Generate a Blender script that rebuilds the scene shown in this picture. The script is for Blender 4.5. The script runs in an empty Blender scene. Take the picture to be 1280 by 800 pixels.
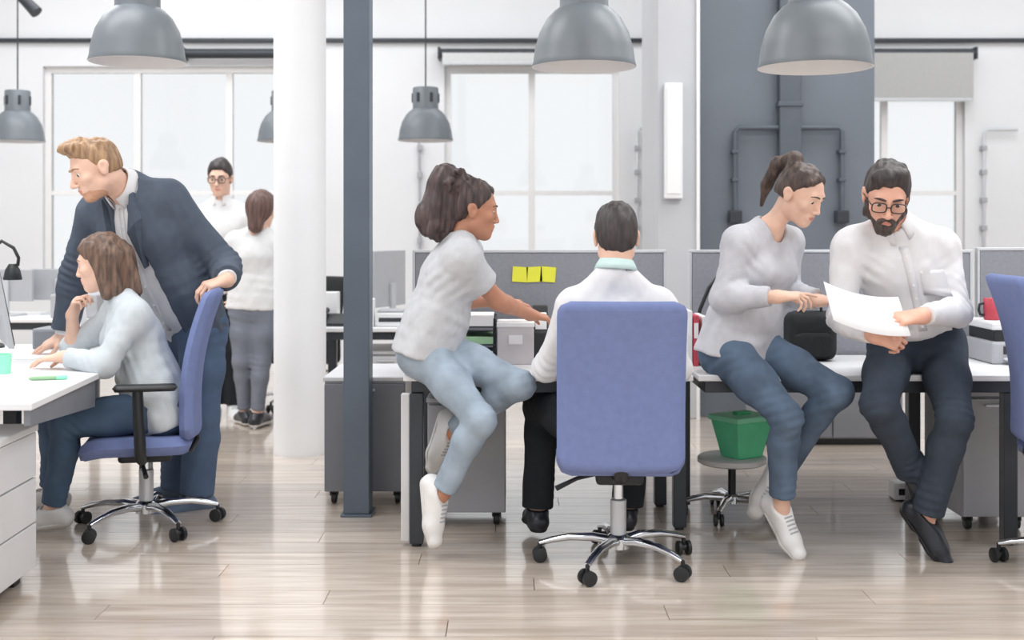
import bpy, math, random
import numpy as np
from mathutils import Vector, Matrix
from mathutils.bvhtree import BVHTree

random.seed(4)
C = bpy.context.scene.collection
V = Vector
F = 1500.0          # focal length in pixels of the 1280 wide frame
EYE = 1.28          # camera height
HZ = 290.0          # picture row of the horizon


def at(px, py, D):
    """point seen at pixel (px, py) at distance D in front of the camera"""
    return V(((px - 640) * D / F, D, EYE - (py - HZ) * D / F))


# ------------------------------------------------------------------ camera, sky, lights, exposure
cam = bpy.data.cameras.new('camera')
cam.sensor_width = 36.0
cam.lens = 36.0 * F / 1280
cam.shift_y = -(400 - HZ) / 1280
cam.clip_start = 0.05
cam.dof.use_dof = True
cam.dof.focus_distance = 4.85
cam.dof.aperture_fstop = 2.4
cam_o = bpy.data.objects.new('camera', cam)
cam_o.location = (0, 0, EYE)
cam_o.rotation_euler = (math.pi / 2, 0, 0)
C.objects.link(cam_o)
bpy.context.scene.camera = cam_o

world = bpy.data.worlds.new('overcast_sky')
bpy.context.scene.world = world
world.use_nodes = True
wb = world.node_tree.nodes['Background']
wb.inputs[0].default_value = (0.965, 0.98, 1.0, 1)
wb.inputs[1].default_value = 1.3


def area_light(name, loc, rot, sx, sy, power, col=(1, 1, 1)):
    l = bpy.data.lights.new(name, 'AREA')
    l.shape = 'RECTANGLE'
    l.size, l.size_y = sx, sy
    l.energy = power
    l.color = col
    o = bpy.data.objects.new(name, l)
    o.location = loc
    o.rotation_euler = rot
    C.objects.link(o)
    return o


for lx, ly, pw in ((-2.8, 1.6, 120), (2.6, 1.6, 120), (-2.8, 4.6, 135), (2.6, 4.6, 135), (-3.0, 7.4, 120), (2.9, 7.2, 100), (-3.2, 9.5, 62), (.2, 9.5, 55), (4.2, 9.5, 55)):
    area_light('ceiling_fill_light', (lx, ly, 4.12), (0, 0, 0), 3.2, 1.2, pw, (0.965, 0.982, 1))  # unseen area lights added below the ceiling to brighten room and back wall

vs = bpy.context.scene.view_settings
vs.view_transform = 'Standard'
vs.look = 'None'
vs.exposure = -0.42
vs.gamma = 1.0
vs.use_curve_mapping = False
cy = bpy.context.scene.cycles
cy.use_denoising = True
cy.max_bounces = 8
cy.diffuse_bounces = 5
cy.glossy_bounces = 4
cy.transparent_max_bounces = 8
cy.caustics_reflective = False
cy.caustics_refractive = False
cy.sample_clamp_indirect = 6.0


# ------------------------------------------------------------------ materials
def lin(c):
    return tuple(((x / 255) / 12.92 if x / 255 <= 0.04045 else ((x / 255 + 0.055) / 1.055) ** 2.4) for x in c)


MATS = {}


def mat(name, rgb, rough=0.6, metal=0.0, var=0.05, scale=12.0, bump=0.0, bscale=200.0, coat=0.0, stretch=None, spec=0.5, alpha=None):
    """procedural material: base colour broken up by noise, optional fine bump"""
    if name in MATS:
        return MATS[name]
    m = bpy.data.materials.new(name)
    m.use_nodes = True
    nt = m.node_tree
    b = nt.nodes['Principled BSDF']
    c = lin(rgb)
    tc = nt.nodes.new('ShaderNodeTexCoord')
    mp = nt.nodes.new('ShaderNodeMapping')
    nt.links.new(tc.outputs['Object'], mp.inputs['Vector'])
    if stretch:
        mp.inputs['Scale'].default_value = stretch
    nz = nt.nodes.new('ShaderNodeTexNoise')
    nz.inputs['Scale'].default_value = scale
    nz.inputs['Detail'].default_value = 3
    nt.links.new(mp.outputs[0], nz.inputs['Vector'])
    cr = nt.nodes.new('ShaderNodeValToRGB')
    cr.color_ramp.elements[0].position = 0.3
    cr.color_ramp.elements[1].position = 0.7
    cr.color_ramp.elements[0].color = tuple(max(0, x * (1 - var)) for x in c) + (1,)
    cr.color_ramp.elements[1].color = tuple(min(1, x * (1 + var)) for x in c) + (1,)
    nt.links.new(nz.outputs['Fac'], cr.inputs['Fac'])
    nt.links.new(cr.outputs['Color'], b.inputs['Base Color'])
    b.inputs['Roughness'].default_value = rough
    b.inputs['Metallic'].default_value = metal
    b.inputs['Specular IOR Level'].default_value = spec
    if coat:
        b.inputs['Coat Weight'].default_value = coat
        b.inputs['Coat Roughness'].default_value = 0.15
    if bump:
        n2 = nt.nodes.new('ShaderNodeTexNoise')
        n2.inputs['Scale'].default_value = bscale
        n2.inputs['Detail'].default_value = 2
        nt.links.new(mp.outputs[0], n2.inputs['Vector'])
        bp = nt.nodes.new('ShaderNodeBump')
        bp.inputs['Strength'].default_value = bump
        bp.inputs['Distance'].default_value = 0.004
        nt.links.new(n2.outputs['Fac'], bp.inputs['Height'])
        nt.links.new(bp.outputs[0], b.inputs['Normal'])
    MATS[name] = m
    return m


def wood_mat():
    m = bpy.data.materials.new('oak_planks')
    m.use_nodes = True
    nt = m.node_tree
    b = nt.nodes['Principled BSDF']
    tc = nt.nodes.new('ShaderNodeTexCoord')
    oi = nt.nodes.new('ShaderNodeObjectInfo')
    mp = nt.nodes.new('ShaderNodeMapping')
    mp.inputs['Scale'].default_value = (0.7, 9.0, 1.0)
    nt.links.new(tc.outputs['Object'], mp.inputs['Vector'])
    add = nt.nodes.new('ShaderNodeVectorMath')
    add.operation = 'ADD'
    mul = nt.nodes.new('ShaderNodeMath')
    mul.operation = 'MULTIPLY'
    mul.inputs[1].default_value = 37.0
    nt.links.new(oi.outputs['Random'], mul.inputs[0])
    nt.links.new(mp.outputs[0], add.inputs[0])
    nt.links.new(mul.outputs[0], add.inputs[1])
    nz = nt.nodes.new('ShaderNodeTexNoise')
    nz.inputs['Scale'].default_value = 3.0
    nz.inputs['Detail'].default_value = 5
    nz.inputs['Distortion'].default_value = 0.6
    nt.links.new(add.outputs[0], nz.inputs['Vector'])
    cr = nt.nodes.new('ShaderNodeValToRGB')
    cr.color_ramp.elements[0].position = 0.32
    cr.color_ramp.elements[1].position = 0.68
    cr.color_ramp.elements[0].color = lin((192, 176, 161)) + (1,)
    cr.color_ramp.elements[1].color = lin((226, 213, 200)) + (1,)
    nt.links.new(nz.outputs['Fac'], cr.inputs['Fac'])
    hs = nt.nodes.new('ShaderNodeHueSaturation')
    mr = nt.nodes.new('ShaderNodeMapRange')
    mr.inputs['To Min'].default_value = 0.86
    mr.inputs['To Max'].default_value = 1.1
    nt.links.new(oi.outputs['Random'], mr.inputs['Value'])
    nt.links.new(mr.outputs[0], hs.inputs['Value'])
    nt.links.new(cr.outputs['Color'], hs.inputs['Color'])
    nt.links.new(hs.outputs['Color'], b.inputs['Base Color'])
    b.inputs['Roughness'].default_value = 0.28
    b.inputs['Coat Weight'].default_value = 1.0
    b.inputs['Coat IOR'].default_value = 1.8
    b.inputs['Coat Roughness'].default_value = 0.1
    bp = nt.nodes.new('ShaderNodeBump')
    bp.inputs['Strength'].default_value = 0.06
    bp.inputs['Distance'].default_value = 0.002
    nt.links.new(nz.outputs['Fac'], bp.inputs['Height'])
    nt.links.new(bp.outputs[0], b.inputs['Normal'])
    return m


def glass_mat():
    m = bpy.data.materials.new('window_glass')
    m.use_nodes = True
    nt = m.node_tree
    nt.nodes.remove(nt.nodes['Principled BSDF'])
    out = nt.nodes['Material Output']
    tr = nt.nodes.new('ShaderNodeBsdfTransparent')
    tr.inputs[0].default_value = (0.99, 0.995, 0.995, 1)
    gl = nt.nodes.new('ShaderNodeBsdfGlossy')
    gl.inputs['Roughness'].default_value = 0.02
    fr = nt.nodes.new('ShaderNodeFresnel')
    fr.inputs[0].default_value = 1.45
    mx = nt.nodes.new('ShaderNodeMixShader')
    nt.links.new(fr.outputs[0], mx.inputs[0])
    nt.links.new(tr.outputs[0], mx.inputs[1])
    nt.links.new(gl.outputs[0], mx.inputs[2])
    nt.links.new(mx.outputs[0], out.inputs['Surface'])
    return m


WOOD = wood_mat()
GLASS = glass_mat()
WALL = mat('white_wall_paint', (226, 228, 231), 0.75, var=0.02, scale=1.5, bump=0.05, bscale=60)
WALL_UP = mat('upper_wall_paint', (226, 224, 222), 0.75, var=0.02, scale=1.5)
CEIL = mat('ceiling_paint', (235, 235, 234), 0.8, var=0.02)
CHARCOAL = mat('charcoal_wall_paint', (100, 107, 116), 0.6, var=0.06, scale=2.5, bump=0.05, bscale=50)
PILLAR = mat('grey_pillar_paint', (188, 190, 194), 0.7, var=0.03, scale=2)
STEEL = mat('slate_steel_paint', (84, 95, 108), 0.4, var=0.05, scale=5)
COLW = mat('white_column_plaster', (222, 223, 225), 0.6, var=0.02, scale=3)
TRIMW = mat('white_trim_paint', (235, 235, 235), 0.5, var=0.01)
DARKMETAL = mat('dark_metal', (56, 60, 66), 0.4, 0.3, var=0.08)
BLACK = mat('black_plastic', (27, 30, 33), 0.45, var=0.1)
BLACKFAB = mat('black_fabric', (30, 33, 35), 0.9, var=0.15, scale=40, bump=0.3, bscale=300)
CHROME = mat('chrome', (215, 218, 222), 0.12, 1.0, var=0.02)
GREYLAM = mat('grey_laminate', (140, 143, 150), 0.45, var=0.04, scale=6)
LIGHTLAM = mat('light_grey_laminate', (205, 206, 209), 0.4, var=0.03, scale=6)
MIDLAM = mat('mid_grey_laminate', (118, 121, 128), 0.5, var=0.04, scale=6)
SCRLAM = mat('soft_grey_laminate', (158, 160, 166), .45, var=.04, scale=6)
TOPWHITE = mat('white_worktop', (226, 227, 229), 0.35, var=0.02, scale=4)
SCREENFAB = mat('grey_screen_fabric', (136, 138, 146), 0.9, var=0.06, scale=60, bump=0.25, bscale=260)
ALU = mat('brushed_aluminium', (200, 203, 207), 0.35, 0.4, var=0.03)
LAMPGREY = mat('lamp_grey_enamel', (104, 111, 117), 0.4, var=0.05, scale=6)
LAMPIN = mat('lamp_white_inside', (228, 228, 230), 0.5, var=0.02)
BLUEFAB = mat('periwinkle_blue_fabric', (112, 126, 172), 0.85, var=0.05, scale=35, bump=0.2, bscale=350)
PAPER = mat('white_paper', (232, 233, 235), 0.8, var=0.01)
BOXGREY = mat('pale_grey_card', (196, 192, 195), 0.8, var=0.03)
YELLOW = mat('yellow_sticky_note', (226, 226, 70), 0.8, var=0.03)
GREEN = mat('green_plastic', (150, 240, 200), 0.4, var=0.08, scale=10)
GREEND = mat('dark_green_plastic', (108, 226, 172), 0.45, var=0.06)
RED = mat('red_plastic', (190, 70, 84), 0.5, var=0.05)
SOFTGREEN = mat('pale_green_card', (150, 190, 150), 0.7, var=0.05)
PRINTERG = mat('printer_grey', (170, 172, 177), 0.5, var=0.03)
WHITEPL = mat('white_plastic', (228, 229, 231), 0.4, var=0.02)
SCREENDARK = mat('dark_display', (45, 48, 54), 0.2, var=0.05)
SHADEGREY = mat('grey_blind_fabric', (176, 177, 177), 0.9, var=0.03, scale=40)
SHADELIGHT = mat('pale_blind_fabric', (205, 207, 207), 0.9, var=0.03, scale=40)


# ------------------------------------------------------------------ object helpers
def link(o, parent=None):
    C.objects.link(o)
    if parent is not None:
        o.parent = parent
    return o


def thing(name, label, cat, loc=(0, 0, 0), rz=0.0, group=None):
    o = bpy.data.objects.new(name, None)
    o.empty_display_size = 0.1
    o.location = loc
    o.rotation_euler = (0, 0, rz)
    o['label'] = label
    o['category'] = cat
    if group:
        o['group'] = group
    return link(o)


def tag(o, label, cat, group=None):
    o['label'] = label
    o['category'] = cat
    if group:
        o['group'] = group
    return o


def struct(o, label=None, cat=None):
    o['kind'] = 'structure'
    if label:
        o['label'] = label
    if cat:
        o['category'] = cat
    return o


class MB:
    def __init__(s):
        s.v, s.f, s.mi = [], [], []
        s.m = 0

    def mark(s, m):
        s.m = m
        return s

    def face(s, f):
        s.f.append(tuple(f))
        s.mi.append(s.m)

    def box(s, x0, x1, y0, y1, z0, z1):
        return s.hexa([(x0, y0, z0), (x1, y0, z0), (x1, y1, z0), (x0, y1, z0), (x0, y0, z1), (x1, y0, z1), (x1, y1, z1), (x0, y1, z1)])

    def hexa(s, p):
        n = len(s.v)
        s.v += [tuple(q) for q in p]
        for f in ((3, 2, 1, 0), (4, 5, 6, 7), (0, 1, 5, 4), (1, 2, 6, 5), (2, 3, 7, 6), (3, 0, 4, 7)):
            s.face([n + i for i in f])
        return s

    def prism(s, poly, z0, z1):
        """poly: counter-clockwise outline in x, y"""
        n, k = len(s.v), len(poly)
        s.v += [(x, y, z0) for x, y in poly] + [(x, y, z1) for x, y in poly]
        s.face([n + i for i in reversed(range(k))])
        s.face([n + k + i for i in range(k)])
        for i in range(k):
            j = (i + 1) % k
            s.face((n + i, n + j, n + k + j, n + k + i))
        return s

    def tube(s, pts, r, n=12, cap=True, flat=1.0):
        pts = [V(p) for p in pts]
        rs = r if isinstance(r, (list, tuple)) else [r] * len(pts)
        base = len(s.v)
        t0 = (pts[1] - pts[0]).normalized()
        a = V((0, 0, 1)) if abs(t0.z) < 0.9 else V((1, 0, 0))
        u = t0.cross(a).normalized()
        for i, p in enumerate(pts):
            t = (pts[min(i + 1, len(pts) - 1)] - pts[max(i - 1, 0)]).normalized()
            u = (u - t * u.dot(t)).normalized()
            w = t.cross(u)
            for j in range(n):
                an = 2 * math.pi * j / n
                s.v.append(tuple(p + u * math.cos(an) * rs[i] + w * math.sin(an) * rs[i] * flat))
        for i in range(len(pts) - 1):
            for j in range(n):
                k = (j + 1) % n
                s.face((base + i * n + j, base + i * n + k, base + (i + 1) * n + k, base + (i + 1) * n + j))
        if cap:
            s.face([base + j for j in reversed(range(n))])
            s.face([base + (len(pts) - 1) * n + j for j in range(n)])
        return s

    def lathe(s, prof, n=32, o=(0, 0, 0), axis='z', cap=True):
        """prof: list of (radius, height)"""
        base = len(s.v)
        for r, h in prof:
            for j in range(n):
                an = 2 * math.pi * j / n
                if axis == 'z':
                    q = (o[0] + r * math.cos(an), o[1] + r * math.sin(an), o[2] + h)
                elif axis == 'x':
                    q = (o[0] + h, o[1] + r * math.cos(an), o[2] + r * math.sin(an))
                else:
                    q = (o[0] + r * math.sin(an), o[1] + h, o[2] + r * math.cos(an))
                s.v.append(q)
        for i in range(len(prof) - 1):
            for j in range(n):
                k = (j + 1) % n
                s.face((base + i * n + j, base + i * n + k, base + (i + 1) * n + k, base + (i + 1) * n + j))
        if not cap:
            return s
        if prof[0][0] > 1e-6:
            s.face([base + j for j in reversed(range(n))])
        if prof[-1][0] > 1e-6:
            s.face([base + (len(prof) - 1) * n + j for j in range(n)])
        return s

    def slab(s, w, h, r, fn, t, nu=14, nv=18):
        """rounded-corner panel: outline w x h, corner r; fn(u, v, side) -> point, side 0 back, 1 front"""
        def edge(v):
            d = max(0.0, max(r - v, v - (h - r)))
            return w / 2 - (r - math.sqrt(max(0, r * r - d * d)))
        base = len(s.v)
        for side in (0, 1):
            for j in range(nv + 1):
                q = j / nv
                v = h * (0.5 - 0.5 * math.cos(math.pi * q)) * 0.5 + h * q * 0.5
                for i in range(nu + 1):
                    p = i / nu
                    p = 0.5 * (0.5 - 0.5 * math.cos(math.pi * p)) + 0.5 * p
                    u = (2 * p - 1) * edge(v)
                    ev = min(v, h - v, edge(v) - abs(u))
                    puff = math.sqrt(max(0.0, 1 - (1 - min(1, max(0, ev) / t)) ** 2))
                    s.v.append(tuple(fn(u, v, (1 if side else -1) * puff)))
        W = nu + 1
        N = W * (nv + 1)
        for j in range(nv):
            for i in range(nu):
                a = base + j * W + i
                s.face((a, a + W, a + W + 1, a + 1))
                b = a + N
                s.face((b, b + 1, b + W + 1, b + W))
        for j in range(nv):
            a = base + j * W
            s.face((a, a + N, a + N + W, a + W))
            a = base + j * W + nu
            s.face((a, a + W, a + N + W, a + N))
        for i in range(nu):
            a = base + i
            s.face((a, a + 1, a + N + 1, a + N))
            a = base + nv * W + i
            s.face((a, a + N, a + N + 1, a + 1))
        return s

    def mesh(s, name, mats, smooth=None):
        me = bpy.data.meshes.new(name)
        me.from_pydata(s.v, [], s.f)
        for m in (mats if isinstance(mats, (list, tuple)) else [mats]):
            me.materials.append(m)
        if any(s.mi):
            me.polygons.foreach_set('material_index', s.mi)
        if smooth:
            me.polygons.foreach_set('use_smooth', [True] * len(s.f))
            me.update()
            me.set_sharp_from_angle(angle=math.radians(smooth))
        me.update()
        return me

    def build(s, name, mats, parent=None, bevel=0.0, smooth=None, loc=None, rz=None):
        o = bpy.data.objects.new(name, s.mesh(name, mats, smooth))
        if loc is not None:
            o.location = loc
        if rz is not None:
            o.rotation_euler = (0, 0, rz)
        if bevel:
            b = o.modifiers.new('bevel', 'BEVEL')
            b.width = bevel
            b.segments = 2
            b.limit_method = 'ANGLE'
        return link(o, parent)


def copy_tree(o, parent=None):
    c = o.copy()
    C.objects.link(c)
    c.parent = parent
    for ch in o.children:
        copy_tree(ch, c)
    return c


# ------------------------------------------------------------------ signed-distance modelling (bodies, clothes, hair)
def arr(p):
    return np.array(p, dtype=np.float32)


def cone(a, b, ra, rb=None, u=None, s=1.0, flat0=False, flat1=False):
    """round cone from a to b; u, s: stretch the cross-section s times along u; flat: cut square at an end"""
    a, b = arr(a), arr(b)
    rb = ra if rb is None else rb
    R = max(ra, rb) * max(1.0, s)
    lo, hi = np.minimum(a, b) - R, np.maximum(a, b) + R
    ba = b - a
    if u is not None:
        u = arr(u)
        u = u / np.linalg.norm(u)
        q = 1 - 1 / s
        ba2 = ba - u * float(ba @ u) * q
    else:
        ba2 = ba
    L2 = float(ba2 @ ba2) + 1e-12
    L = math.sqrt(L2)

    def fn(X, Y, Z):
        X, Y, Z = X - a[0], Y - a[1], Z - a[2]
        if u is not None:
            t = (X * u[0] + Y * u[1] + Z * u[2]) * q
            X, Y, Z = X - t * u[0], Y - t * u[1], Z - t * u[2]
        tt = (X * ba2[0] + Y * ba2[1] + Z * ba2[2]) / L2
        h = np.clip(tt, 0, 1)
        d = np.sqrt((X - ba2[0] * h) ** 2 + (Y - ba2[1] * h) ** 2 + (Z - ba2[2] * h) ** 2) - (ra + (rb - ra) * h)
        if flat1:
            d = np.maximum(d, (tt - 1) * L)
        if flat0:
            d = np.maximum(d, -tt * L)
        return d
    return lo, hi, fn


def ball(c, r, M=None):
    """ellipsoid: r = (rx, ry, rz) along the columns of the frame M"""
    c = arr(c)
    r = arr(r if isinstance(r, (tuple, list)) else (r, r, r))
    R = float(r.max())
    m = float(r.min())

    def fn(X, Y, Z):
        X, Y, Z = X - c[0], Y - c[1], Z - c[2]
        if M is not None:
            X, Y, Z = [X * M[k][0] + Y * M[k][1] + Z * M[k][2] for k in range(3)]
        k0 = np.sqrt((X / r[0]) ** 2 + (Y / r[1]) ** 2 + (Z / r[2]) ** 2)
        k1 = np.sqrt((X / r[0] ** 2) ** 2 + (Y / r[1] ** 2) ** 2 + (Z / r[2] ** 2) ** 2)
        return k0 * (k0 - 1) / (k1 + 1e-6)
    return c - R, c + R, fn


def half(p, n):
    """half space; negative on the side away from n"""
    p, n = arr(p), arr(n)
    n = n / np.linalg.norm(n)
    return None, None, lambda X, Y, Z: (X - p[0]) * n[0] + (Y - p[1]) * n[1] + (Z - p[2]) * n[2]


class Vol:
    def __init__(s, ops, h, pad=0.03):
        """ops: list of (kind, primitive, k); kinds add, cut, keep, noise, fold"""
        s.h = h
        los = [p[0] for k, p, *_ in ops if k == 'add']
        his = [p[1] for k, p, *_ in ops if k == 'add']
        s.lo = np.min(los, axis=0) - pad
        hi = np.max(his, axis=0) + pad
        s.n = np.ceil((hi - s.lo) / h).astype(int) + 1
        s.ax = [(s.lo[i] + h * np.arange(s.n[i])).astype(np.float32) for i in range(3)]
        s.d = np.full(tuple(s.n), 1.0, np.float32)
        for op in ops:
            kind, p = op[0], op[1]
            k = op[2] if len(op) > 2 else 0.01
            if kind == 'noise':
                s.noise(*p)
                continue
            if kind == 'fold':
                s.fold(*p)
                continue
            m = k + 4 * h
            sl = s.sub(None if p[0] is None else p[0] - m, None if p[1] is None else p[1] + m)
            if sl is None:
                continue
            X, Y, Z = s.ax[0][sl[0]][:, None, None], s.ax[1][sl[1]][None, :, None], s.ax[2][sl[2]][None, None, :]
            e = p[2](X, Y, Z)
            d = s.d[sl]
            if kind == 'add':
                q = np.maximum(k - np.abs(d - e), 0) / k
                s.d[sl] = np.minimum(d, e) - q * q * k * 0.25
            else:
                if kind == 'cut':
                    e = -e
                q = np.maximum(k - np.abs(d - e), 0) / k
                s.d[sl] = np.maximum(d, e) + q * q * k * 0.25

    def sub(s, lo, hi):
        if lo is None:
            return (slice(None),) * 3
        i0 = np.maximum(np.floor((lo - s.lo) / s.h).astype(int), 0)
        i1 = np.minimum(np.ceil((hi - s.lo) / s.h).astype(int) + 1, s.n)
        if np.any(i1 <= i0):
            return None
        return tuple(slice(a, b) for a, b in zip(i0, i1))

    def near(s, w):
        I = np.nonzero(np.abs(s.d) < w)
        return I, [s.ax[k][I[k]] for k in range(3)]

    def noise(s, amp, freq, axis=(0, 0, 1), squash=0.35, seed=1):
        """wrinkle-like undulation, long along axis"""
        I, P = s.near(0.03)
        rg = np.random.RandomState(seed)
        a = arr(axis)
        a = a / np.linalg.norm(a)
        out = np.zeros(len(I[0]), np.float32)
        t = P[0] * a[0] + P[1] * a[1] + P[2] * a[2]
        Q = [P[k] - t * a[k] * (1 - squash) for k in range(3)]
        for o in range(3):
            f = freq * (1.7 ** o)
            w = rg.normal(size=(4, 3))
            w /= np.linalg.norm(w, axis=1)[:, None]
            ph = rg.uniform(0, 6.28, 4)
            g = [np.sin(f * (Q[0] * w[i, 0] + Q[1] * w[i, 1] + Q[2] * w[i, 2]) + ph[i]) for i in range(4)]
            out += (g[0] * g[1] + g[2] * g[3]) * (0.6 ** o)
        s.d[I] += amp * 0.6 * out

    def fold(s, pos, axis, rad, amp, wave, seed=0):
        """creases across axis round a joint"""
        I, P = s.near(0.03)
        pos, a = arr(pos), arr(axis)
        a = a / np.linalg.norm(a)
        r2 = (P[0] - pos[0]) ** 2 + (P[1] - pos[1]) ** 2 + (P[2] - pos[2]) ** 2
        b = arr((a[1] + 0.3, a[2] - 0.2, a[0]))
        t = (P[0] - pos[0]) * a[0] + (P[1] - pos[1]) * a[1] + (P[2] - pos[2]) * a[2]
        u = P[0] * b[0] + P[1] * b[1] + P[2] * b[2]
        b2 = arr((a[2], a[0] - 0.4, a[1] + 0.5))
        m = 0.5 + 0.5 * np.sin(17 * (P[0] * b2[0] + P[1] * b2[1] + P[2] * b2[2]) + 1.9 * seed + 14 * t)
        s.d[I] += (amp * 0.85 * m * m * np.sin(6.283 * t / wave + 3.0 * np.sin(9 * u + seed) + seed) * np.exp(-r2 / (rad * rad))).astype(np.float32)

    def net(s):
        """surface nets: vertices and quads of the zero level"""
        d, h = s.d, s.h
        neg = d < 0
        nx, ny, nz = d.shape
        cnt = np.zeros((nx - 1, ny - 1, nz - 1), np.uint8)
        for i in (0, 1):
            for j in (0, 1):
                for k in (0, 1):
                    cnt += neg[i:nx - 1 + i, j:ny - 1 + j, k:nz - 1 + k]
        act = (cnt > 0) & (cnt < 8)
        I, J, K = np.nonzero(act)
        N = len(I)
        idx = np.full(cnt.shape, -1, np.int32)
        idx[I, J, K] = np.arange(N)
        cor = [(i, j, k) for i in (0, 1) for j in (0, 1) for k in (0, 1)]
        val = np.stack([d[I + i, J + j, K + k] for i, j, k in cor], 1)
        acc = np.zeros((N, 3), np.float32)
        num = np.zeros(N, np.float32)
        for a in range(8):
            for b in range(a + 1, 8):
                ca, cb = np.array(cor[a]), np.array(cor[b])
                if np.abs(ca - cb).sum() != 1:
                    continue
                va, vb = val[:, a], val[:, b]
                x = (va < 0) != (vb < 0)
                t = np.where(x, va / np.where(x, va - vb, 1), 0)
                acc += np.where(x[:, None], ca + t[:, None] * (cb - ca), 0)
                num += x
        P = acc / num[:, None]
        P = s.lo + h * (P + np.stack([I, J, K], 1))
        quads = []
        for ax in range(3):
            sl0 = [slice(1, -1)] * 3
            sl1 = [slice(1, -1)] * 3
            sl0[ax] = slice(0, -1)
            sl1[ax] = slice(1, None)
            A, B = neg[tuple(sl0)], neg[tuple(sl1)]
            e = np.nonzero(A != B)
            fl = A[e]
            c = [e[0] + (1 if ax != 0 else 0), e[1] + (1 if ax != 1 else 0), e[2] + (1 if ax != 2 else 0)]
            u, w = (ax + 1) % 3, (ax + 2) % 3

            def g(du, dw):
                q = [c[0].copy(), c[1].copy(), c[2].copy()]
                q[u] += du
                q[w] += dw
                return idx[q[0], q[1], q[2]]
            q = np.stack([g(-1, -1), g(0, -1), g(0, 0), g(-1, 0)], 1)
            q[~fl] = q[~fl][:, ::-1]
            quads.append(q)
        Q = np.concatenate(quads)
        return P.astype(np.float32), Q[(Q >= 0).all(1)]

    def build(s, name, mats, parent, origin, paint=(), relax=1):
        P, Q = s.net()
        for _ in range(relax):           # one light Laplacian pass over the net
            S = np.zeros_like(P)
            n = np.zeros(len(P), np.float32)
            for a in range(4):
                for b in (1, 3):
                    np.add.at(S, Q[:, a], P[Q[:, (a + b) % 4]])
                    np.add.at(n, Q[:, a], 1)
            P = 0.5 * P + 0.5 * S / np.maximum(n, 1)[:, None]
        me = bpy.data.meshes.new(name)
        me.vertices.add(len(P))
        me.vertices.foreach_set('co', (P - arr(origin)).ravel().astype(np.float32))
        me.loops.add(Q.size)
        me.loops.foreach_set('vertex_index', Q.ravel().astype(np.int32))
        me.polygons.add(len(Q))
        me.polygons.foreach_set('loop_start', np.arange(0, Q.size, 4, dtype=np.int32))
        me.polygons.foreach_set('loop_total', np.full(len(Q), 4, np.int32))
        me.polygons.foreach_set('use_smooth', np.ones(len(Q), bool))
        for m in (mats if isinstance(mats, (list, tuple)) else [mats]):
            me.materials.append(m)
        if paint:
            mid = P[Q].mean(1)
            mi = np.zeros(len(Q), np.int32)
            for p, slot in paint:
                mi[p[2](mid[:, 0], mid[:, 1], mid[:, 2]) < 0] = slot
            me.polygons.foreach_set('material_index', mi)
        me.update(calc_edges=True)
        me.validate()
        o = bpy.data.objects.new(name, me)
        return link(o, parent)


# ------------------------------------------------------------------ people
def unit(v):
    return V(v).normalized()


def lerp(a, b, t):
    return V(a) + (V(b) - V(a)) * t


SKIN = {
    'fair': mat('fair_skin', (226, 186, 165), 0.5, var=0.05, scale=25),
    'rosy': mat('rosy_skin', (222, 170, 148), 0.5, var=0.06, scale=25),
    'tan': mat('tan_skin', (196, 140, 112), 0.5, var=0.06, scale=25),
    'brown': mat('brown_skin', (184, 130, 104), 0.5, var=0.06, scale=25),
}
LIPS = mat('lip_skin', (204, 136, 124), 0.4, var=0.04)
EYEW = mat('eye_white', (225, 225, 222), 0.2, var=0.01)
IRIS = mat('eye_iris', (52, 40, 34), 0.15, var=0.1)
STUBBLE = mat('ginger_stubble', (203, 156, 128), 0.8, var=0.12, scale=120)


def hair_mat(name, rgb, rgb2):
    m = mat(name, rgb, 0.5, var=0.25, scale=60, bump=0.5, bscale=160, stretch=(1, 1, 0.18))
    for n in m.node_tree.nodes:
        if n.type == 'VALTORGB':
            n.color_ramp.elements[1].color = lin(rgb2) + (1,)
    return m


HAIRM = {
    'blond': hair_mat('blond_hair', (136, 102, 76), (180, 146, 110)),
    'brown': hair_mat('long_brown_hair', (70, 54, 48), (128, 100, 82)),
    'dark': hair_mat('dark_hair', (40, 36, 37), (66, 58, 57)),
    'curly': hair_mat('dark_curly_hair', (48, 40, 42), (88, 70, 68)),
    'pony': hair_mat('dark_brown_hair', (52, 42, 42), (96, 78, 70)),
    'bgwoman': hair_mat('reddish_brown_hair', (78, 56, 52), (112, 84, 76)),
    'beard': hair_mat('dark_beard', (50, 42, 40), (84, 70, 64)),
}

MALE = dict(sh=0.056, ua=(0.052, 0.043), fa=(0.044, 0.03), pel=0.102, pels=1.5, wa=0.096, was=1.42, ch=0.108, chs=1.42,
            th=(0.08, 0.054), ca=(0.054, 0.037), nk=0.056, br=0, trap=0.05, hand=1.0)
FEMALE = dict(sh=0.047, ua=(0.044, 0.036), fa=(0.037, 0.025), pel=0.1, pels=1.6, wa=0.08, was=1.4, ch=0.092, chs=1.38,
              th=(0.075, 0.049), ca=(0.047, 0.032), nk=0.045, br=0.05, trap=0.036, hand=0.88)


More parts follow.
